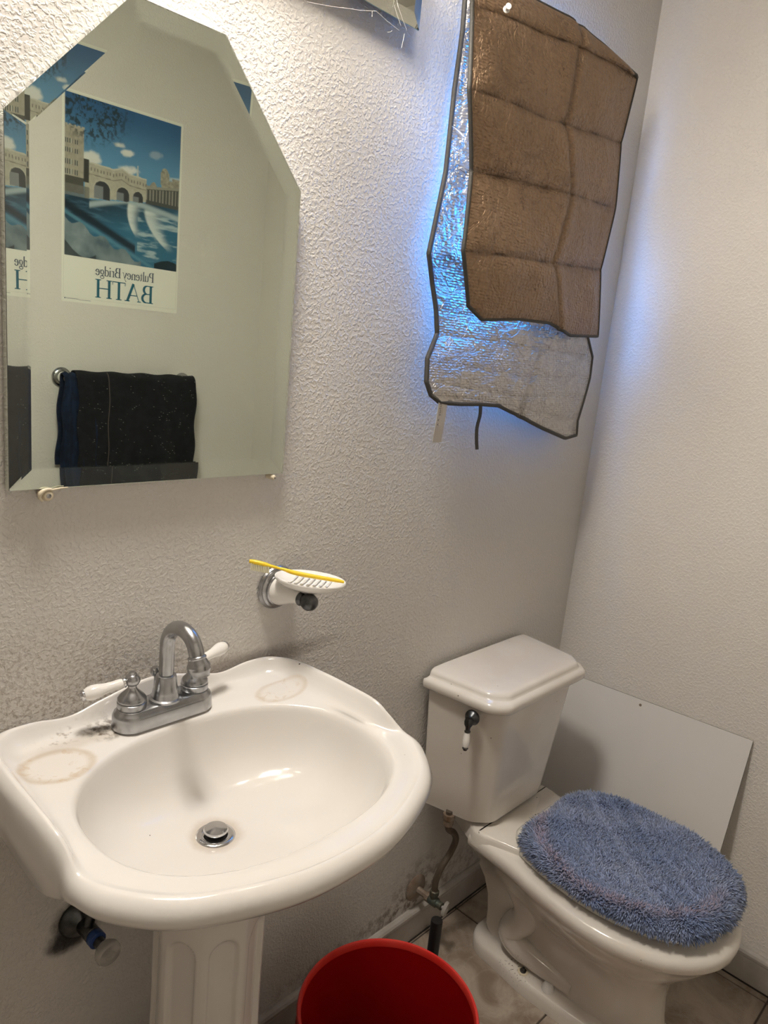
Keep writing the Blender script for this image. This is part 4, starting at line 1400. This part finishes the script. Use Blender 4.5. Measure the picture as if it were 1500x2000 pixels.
# domed building on the right and the colonnade
dome = (np.hypot((s_ - .86) / .032, (t_ - .335) / .028) < 1) | ((np.abs(s_ - .86) < .04) & (t_ > .335) & (t_ < .42)) | ((s_ > .83) & (t_ > .385 - .02 * (s_ > .93)) & (t_ < .44))
img[dome] = (np.array([.38, .36, .29]) * (0.5 + 0.9 * sn[..., None]))[dome]
ct = .455 - (s_ - .69) * .12
m_ = (s_ > .685) & (t_ > ct) & (t_ < .575)
img[m_] = (.085, .09, .085)
col = m_ & (np.mod((s_ - .69) * 33, 1) < .42) & (t_ > ct + .022) & (t_ < .545)
img[col] = (.30, .29, .25)
m_ = (s_ > .685) & (t_ > ct) & (t_ < ct + .018)
img[m_] = (.33, .32, .27)
# bridge
bt = .385 + (s_ - .18) * .045 - .022 * np.clip(1 - np.abs(s_ - .47) / .07, 0, 1)
m_ = (s_ > .16) & (s_ < .69) & (t_ > bt) & (t_ < .615 - (s_ - .2) * .11)
img[m_] = (np.array(stone) * (0.85 + 0.35 * sn[..., None]))[m_]
lo_ = m_ & (t_ < bt + .010); img[lo_] = (.58, .56, .48)
lo_ = m_ & (np.abs(t_ - bt - .075) < .003); img[lo_] = (.25, .23, .19)
wi = m_ & (np.abs(t_ - bt - .042) < .010) & (np.mod(s_ * 38, 1) < .35); img[wi] = (.22, .20, .17)
for cx, hw, at_, ab in ((.305, .068, .490, .605), (.483, .055, .500, .588), (.618, .045, .505, .575)):
    e_ = np.hypot((s_ - cx) / hw, (t_ - (at_ + hw * .85)) / (hw * .85))
    arch_ = ((e_ < 1) | ((np.abs(s_ - cx) < hw) & (t_ > at_ + hw * .85))) & (t_ < ab) & (np.abs(s_ - cx) < hw)
    img[arch_] = (.05, .055, .06)
    gl_ = arch_ & (s_ < cx + hw * .1) & (t_ > at_ + .035); img[gl_] = (.22, .24, .25)
    rg_ = (e_ > 1) & (e_ < 1.16) & (t_ < at_ + hw * .85) & m_; img[rg_] = (.52, .50, .42)
# tower
m_ = (s_ < .150) & (t_ > .195) & (t_ < .56)
img[m_] = (np.array([.40, .37, .30]) * (0.8 + 0.4 * sn[..., None]))[m_]
m_ = (s_ < .155) & (t_ > .185) & (t_ < .20) & (np.mod(s_ * 30, 1) < .6); img[m_] = (.45, .43, .36)
for wy in (.29, .345, .415, .475):
    for wx in (.015, .050, .092):
        m_ = (np.abs(s_ - wx) < .012) & (np.abs(t_ - wy) < .015); img[m_] = (.08, .09, .09)
        m_ = (np.abs(s_ - wx) < .003) & (np.abs(t_ - wy) < .015); img[m_] = (.6, .58, .5)
m_ = (s_ > .150) & (s_ < .192) & (t_ > .375) & (t_ < .52); img[m_] = (.055, .055, .05)
m_ = (s_ < .15) & (t_ > .50) & (t_ < .60); img[m_] = (.09, .09, .075)
m_ = (s_ < .20) & (t_ > .55) & (t_ < .625); img = L_(img, (.17, .17, .15), m_ * (.6 + .4 * sn))
# water
wl = .622 - np.clip(s_ - .2, 0, .5) * .11
wt = (t_ > wl)
wn = vnoise(s_ * 7 + t_ * 3, t_ * 46, 21)
water = L_((0.018, 0.050, 0.085), (0.035, 0.16, 0.27), sstep(t_ + .25 * s_, .70, .95))
water = L_(water, (0.10, 0.25, 0.36), (wn - .5) * 2.2)
img = np.where(wt[..., None], water, img)


def band(fc_, wdt, colr, k=1.0, t0=0.56, t1=1.0):
    global img
    d_ = np.abs(s_ - fc_) / wdt
    img = L_(img, colr, (1 - sstep(d_, .2, 1.0)) * k * (t_ > t0) * (t_ < t1) * wt)


# smooth dome of the weir: bright arcs
for (x0, y0, x1, y1, w_, k) in ((.55, .575, .60, .80, .045, .95), (.70, .60, .90, .86, .07, .9)):
    u_ = np.clip((t_ - y0) / (y1 - y0), 0, 1)
    fx_ = x0 - .07 * np.sin(u_ * math.pi * .55) + (x1 - x0 + .07) * u_ ** 1.5
    wdt = w_ * (1.2 - .8 * u_) + .01
    tt = (s_ - fx_) / wdt
    msk = np.where(tt < 0, 1 - sstep(-tt, .0, .35), 1 - sstep(tt, .1, 2.2)) * sstep(t_, y0 - .01, y0 + .03) * (1 - sstep(t_, y1 - .05, y1 + .02))
    img = L_(img, (0.70, 0.76, 0.74), msk * k * (.75 + .5 * wn))
msk = (1 - sstep(np.abs(t_ - (.575 + .12 * np.clip(s_ - .55, 0, 1) + .28 * np.clip(.55 - s_, 0, 1) ** 1.2)), .005, .032)) * (s_ > .2)
img = L_(img, (0.42, 0.52, 0.55), msk * .9 * wt)
msk = (s_ > .62) * sstep(t_, .60, .66) * (t_ < .86 + .1 * s_) * sstep(wn, .5, .75)
img = L_(img, (0.55, 0.66, 0.68), msk * .7)
# dark trough and the ledge of stones at lower left
dl = t_ - (.675 + .36 * s_)
msk = (1 - sstep(np.abs(dl), .01, .045)) * (s_ < .60)
img = L_(img, (0.012, 0.022, 0.035), msk * .95)
dl2 = t_ - (.725 + .36 * s_)
msk = (1 - sstep(np.abs(dl2), .004, .02)) * (s_ < .95)
img = L_(img, (0.10, 0.26, 0.36), msk * .8)
stn = (t_ > .755 + .33 * s_ + .02 * np.sin(s_ * 34)) & (s_ < .66)
sc_ = L_((0.10, 0.15, 0.18), (0.28, 0.34, 0.36), vnoise(s_ * 9, t_ * 9, 33) * 1.8 - .4)
img = np.where(stn[..., None], sc_, img)
m_ = (t_ > .90 + .10 * np.sin(s_ * 9)) & (s_ < .26); img = np.where(m_[..., None], sc_ * .35, img)
m_ = (t_ > .965 + .03 * np.sin(s_ * 12)) & (s_ > .78); img[m_] = (.012, .03, .045)
# branches in the upper left
bn = np.abs(vnoise(s_ * 16 + t_ * 7, t_ * 15 - s_ * 5, 41, 4) - .5)
ln_ = vnoise(s_ * 46, t_ * 46, 51, 3)
zone = (1 - sstep(np.hypot((s_ - .22) / .36, (t_ - .06) / .25), .55, 1.05))
img = L_(img, (0.022, 0.032, 0.030), zone * np.maximum((bn < .022) * .8, sstep(ln_, .52, .62) * .85))
ca_v = []
zz = IZ1 + (IZ0 - IZ1) * t_; xx = IX0 + (IX1 - IX0) * s_
V = np.column_stack([xx.ravel(), np.full(xx.size, YP + 0.0003), zz.ravel()])
idx = np.arange(NW * NH).reshape(NH, NW)
F = np.stack([idx[:-1, :-1], idx[:-1, 1:], idx[1:, 1:], idx[1:, :-1]], -1).reshape(-1, 4)
me = bpy.data.meshes.new('picture')
me.vertices.add(len(V)); me.vertices.foreach_set('co', V.ravel())
me.loops.add(F.size); me.loops.foreach_set('vertex_index', F.ravel())
me.polygons.add(len(F)); me.polygons.foreach_set('loop_start', np.arange(len(F)) * 4)
me.update(calc_edges=True)
ca = me.color_attributes.new('print', 'FLOAT_COLOR', 'POINT')
ca.data.foreach_set('color', np.concatenate([np.clip(img, 0, 1), np.ones((NH, NW, 1))], -1).astype(np.float32).ravel())
linkme('picture', me, M_PRINT, po)

# lettering, drawn with strokes; facing the room it runs towards -x
def stroke(pts, w0):
    """flat stroke polygon strip through pts [(x,y,w)]"""
    p = np.array([(q[0], q[1]) for q in pts], float); w = np.array([q[2] if len(q) > 2 else w0 for q in pts])
    T_ = np.gradient(p, axis=0); T_ /= np.linalg.norm(T_, axis=1)[:, None] + 1e-9
    n_ = np.column_stack([-T_[:, 1], T_[:, 0]])
    a_ = p + n_ * w[:, None] / 2; b2 = p - n_ * w[:, None] / 2
    K = len(p)
    return np.vstack([a_, b2]), [(i, i + 1, K + i + 1, K + i) for i in range(K - 1)]


def arc(cx, cy, rx, ry, a0, a1, n=14, thick=(.14, .05)):
    out = []
    for a_ in np.linspace(math.radians(a0), math.radians(a1), n):
        k = abs(math.cos(a_))
        out.append((cx + rx * math.cos(a_), cy + ry * math.sin(a_), thick[1] + (thick[0] - thick[1]) * k))
    return out


TK, TN = .14, .045


def serif(x, y, w=.30): return [(x - w / 2, y, TN), (x + w / 2, y, TN)]


def vstem(x, y0, y1, k=TK): return [(x, y0, k), (x, y1, k)]


GL = {
 'B': (.74, [vstem(.14, 0, 1), serif(.10, .98, .22), serif(.10, .02, .22), [(.14, .975, TN), (.36, .975, TN)], arc(.36, .75, .19, .225, 90, -90), [(.14, .52, TN), (.36, .52, TN)], arc(.38, .27, .25, .25, 90, -90), [(.14, .025, TN), (.38, .025, TN)]]),
 'A': (.86, [[(.08, 0, TN), (.42, 1, TN)], [(.42, 1, TK), (.76, 0, TK)], serif(.08, .02, .22), serif(.76, .02, .30), [(.20, .34, TN), (.64, .34, TN)]]),
 'T': (.78, [vstem(.38, 0, 1), serif(.38, .02, .32), [(.02, .975, TN), (.74, .975, TN)], [(.03, .98, .04), (.03, .80, .03)], [(.73, .98, .04), (.73, .80, .03)]]),
 'H': (.92, [vstem(.14, 0, 1), vstem(.74, 0, 1), serif(.14, .98), serif(.14, .02), serif(.74, .98), serif(.74, .02), [(.14, .52, TN), (.74, .52, TN)]]),
 'P': (.62, [vstem(.14, 0, 1), serif(.14, .02), serif(.10, .98, .22), [(.14, .975, TN), (.34, .975, TN)], arc(.34, .74, .20, .235, 90, -90), [(.14, .50, TN), (.34, .50, TN)]]),
 'u': (.54, [vstem(.10, .15, .62, .11), [(.10, .15, .11), (.16, .04, .09), (.26, .01, .05), (.38, .12, .04)], vstem(.42, 0, .62, .11), [(.42, .02, TN), (.52, .03, .03)], [(.02, .61, TN), (.12, .61, TN)], [(.33, .61, TN), (.44, .61, TN)]]),
 'l': (.24, [vstem(.11, 0, 1, .11), serif(.11, .02, .22), [(.02, .97, .04), (.11, .97, .04)]]),
 't': (.34, [[(.14, .80, .06), (.14, .12, .11), (.20, .02, .07), (.32, .05, .03)], [(.02, .60, TN), (.30, .60, TN)]]),
 'e': (.48, [arc(.24, .31, .19, .30, 15, 335, 20, (.11, .05)), [(.06, .36, TN), (.42, .36, TN)]]),
 'n': (.56, [vstem(.10, 0, .62, .11), serif(.10, .02, .22), [(.10, .42, .04), (.20, .57, .05), (.32, .62, .07), (.42, .50, .11), (.42, 0, .11)], serif(.42, .02, .22)]),
 'y': (.50, [[(.06, .62, .11), (.26, .06, .09)], [(.44, .62, .045), (.22, -.10, .05), (.10, -.28, .08)], serif(.06, .61, .20), serif(.44, .61, .16)]),
 'r': (.38, [vstem(.10, 0, .62, .11), serif(.10, .02, .22), [(.10, .42, .04), (.20, .58, .05), (.32, .60, .09)]]),
 'i': (.24, [vstem(.11, 0, .62, .11), serif(.11, .02, .22), [(.11, .80, .12), (.11, .91, .12)]]),
 'd': (.54, [arc(.24, .31, .18, .30, 60, 300, 18, (.11, .05)), vstem(.42, 0, 1, .11), [(.33, .97, .04), (.42, .97, .04)], [(.42, .02, TN), (.52, .02, .03)]]),
 'g': (.50, [arc(.22, .38, .16, .22, 0, 360, 20, (.10, .05)), arc(.22, -.14, .20, .14, 0, 360, 20, (.07, .05)), [(.12, .17, .05), (.12, .06, .07), (.34, .0, .07)], [(.34, .54, .05), (.46, .58, .05)]]),
 ' ': (.22, []),
}


def word(s, x0, x1, z, h, m, name):
    tot = sum(GL[c][0] for c in s)
    sc = (x1 - x0) / tot
    parts = []; cur = 0.0
    for c in s:
        wd_, st = GL[c]
        for q in st:
            v, f = stroke([(p[0] * sc, p[1] * h, p[2] * sc * 1.0) if len(p) > 2 else p for p in q], .1)
            parts.append((np.column_stack([x1 - (cur * sc + v[:, 0]), np.full(len(v), YP + 0.0005 + 0.00002 * len(parts)), z + v[:, 1]]), f))
        cur += wd_
    V, F = merge_vf(parts)
    return link(name, V, F, m, po)


word('BATH', PX0 + .108, PX1 - .094, PZ0 + .0230, .058, M_TEAL, 'title_lettering')
word('Pulteney Bridge', PX0 + .109, PX1 - .0925, PZ0 + .0935, .031, M_NAVYINK, 'caption_lettering')
# thin printed border and imprint line
bl = bmesh.new()
for (x0, x1, z0, z1) in ((PX0 + .006, PX1 - .006, PZ0 + .0135, PZ0 + .0139), (PX0 + .006, PX0 + .0064, PZ0 + .0135, PZ1 - .006), (PX1 - .0064, PX1 - .006, PZ0 + .0135, PZ1 - .006), (PX0 + .006, PX1 - .006, PZ1 - .0064, PZ1 - .006)):
    box_bm(x0, x1, YP, YP + .0002, z0, z1, bm=bl)
bm_obj('border_line', bl, mat('border_ink', (0.42, 0.41, 0.33), 0.5), po)
bl = bmesh.new()
box_bm(PX0 + .014, PX0 + .055, YP, YP + .0003, PZ0 + .0100, PZ0 + .0112, bm=bl)
box_bm(PX0 + .055, PX0 + .095, YP, YP + .0003, PZ0 + .0085, PZ0 + .0095, bm=bl)
box_bm(PX0 + .009, PX0 + .0125, YP, YP + .0003, PZ0 + .0090, PZ0 + .0125, bm=bl)
bm_obj('imprint_line', bl, M_NAVYINK, po)

# ------------------------------------------------------------------ towel bar with towels on the wall behind the viewer
BZT, BYT = 1.229, YB + 0.062
tbz = tag(empty('towel_bar', (1.27, YB + .001, BZT)), 'chrome towel bar with round ribbed rosettes under the poster, in the mirror', 'towel bar')
for x in (1.052, 1.492):
    lathe('rosette', [(0.031, 0), (0.032, .003), (0.030, .006), (0.027, .0065), (0.027, .010), (0.023, .012), (0.021, .016)], (x, YB + .0005, BZT), (0, 1, 0), M_CHROME, tbz, 36)
    lathe('ceramic_post', [(0.019, .015), (0.016, .028), (0.012, .042), (0.012, .052)], (x, YB + .0005, BZT), (0, 1, 0), M_CER, tbz, 28)
    lathe('end_cap', [(0.0125, .050), (0.0135, .056), (0.0135, .066), (0.009, .074), (0.0004, .076)], (x, YB + .0005, BZT), (0, 1, 0), M_CHROME, tbz, 24)
tube('bar', [(1.052, BYT, BZT), (1.27, BYT, BZT), (1.492, BYT, BZT)], 0.008, M_CHROME, tbz, 16)


def towel(name, x0, x1, zb_front, zb_back, m, seed, r0, spread=0.0):
    rg = np.random.RandomState(seed)
    nu = 60
    us = np.linspace(0, 1, nu)
    prof = []      # (dy, z, drop) around the bar
    for z in np.linspace(zb_back, BZT, 14)[:-1]: prof.append((-r0, z))
    for a_ in np.linspace(180, 0, 9): prof.append((r0 * math.cos(math.radians(a_)), BZT + r0 * math.sin(math.radians(a_))))
    for z in np.linspace(BZT, zb_front, 24)[1:]: prof.append((r0, z))
    ph = rg.uniform(0, 6, 6)
    rowsV = []
    for k, (dy, z) in enumerate(prof):
        dropf = np.clip((BZT - z) / 0.3, 0, 1.6)
        xs = x0 + (x1 - x0) * us + spread * dropf * (us - .5) * 2 * -0.5 + 0.004 * np.sin(z * 40 + ph[0]) * np.abs(us - .5) * 2
        wav = 0.004 * np.sin(us * 17 + ph[1]) + 0.003 * np.sin(us * 31 + ph[2] + z * 6)
        dyv = dy + np.sign(dy if abs(dy) > 1e-6 else 1) * (0.3 + dropf) * (wav + .003) * (1 if dy > 0 else .4)
        if dy < 0: dyv = np.maximum(dyv, -0.050)
        zz_ = z + 0.006 * np.sin(us * 6 + ph[3]) * (dropf > 1.0) + 0.002 * np.sin(us * 25 + ph[4]) * (abs(z - BZT) < .03)
        rowsV.append(np.column_stack([xs, BYT + dyv, zz_ * np.ones(nu)]))
    th_ = 0.004
    V, F = loft(rowsV, False)
    n_ = len(V)
    # inward offset for thickness
    cen = np.array([r * 0 for r in rowsV]).reshape(-1, 3)
    off = np.zeros_like(V)
    for k, (dy, z) in enumerate(prof):
        dirv = np.array([0, -np.sign(dy) if abs(dy) > 1e-4 else 0, 0.0]) if z <= BZT + 1e-6 else -np.array([0, dy, z - BZT]) / r0
        off[k * nu:(k + 1) * nu] = dirv * th_
    V2 = np.vstack([V, V + off])
    F2 = F + [tuple(q + n_ for q in f[::-1]) for f in F]
    K = len(prof)
    bdr = list(range(nu)) + [i * nu + nu - 1 for i in range(1, K)] + [(K - 1) * nu + j for j in range(nu - 2, -1, -1)] + [i * nu for i in range(K - 2, 0, -1)]
    for i in range(len(bdr)):
        a_, b2 = bdr[i], bdr[(i + 1) % len(bdr)]
        F2.append((a_, b2, b2 + n_, a_ + n_))
    return link(name, V2, F2, m, None, True, 60), V.reshape(K, nu, 3)


o, g1 = towel('towel', 1.026, 1.125, .86, .95, M_NAVY, 3, 0.020, -.02)
tag(o, 'navy blue towel at the left end of the bar, in the mirror', 'towel')
o, g2 = towel('towel', 1.068, 1.500, .80, .92, M_TOWEL, 6, 0.027, 0.0)
tag(o, 'wide charcoal towel with white flecks over the bar, in the mirror', 'towel')
sm = g2[18:, 14, :] + np.array([0, 0.003, 0])
o2 = tube('seam', sm, 0.0016, M_SEAM, None, 6)
o2.parent = o
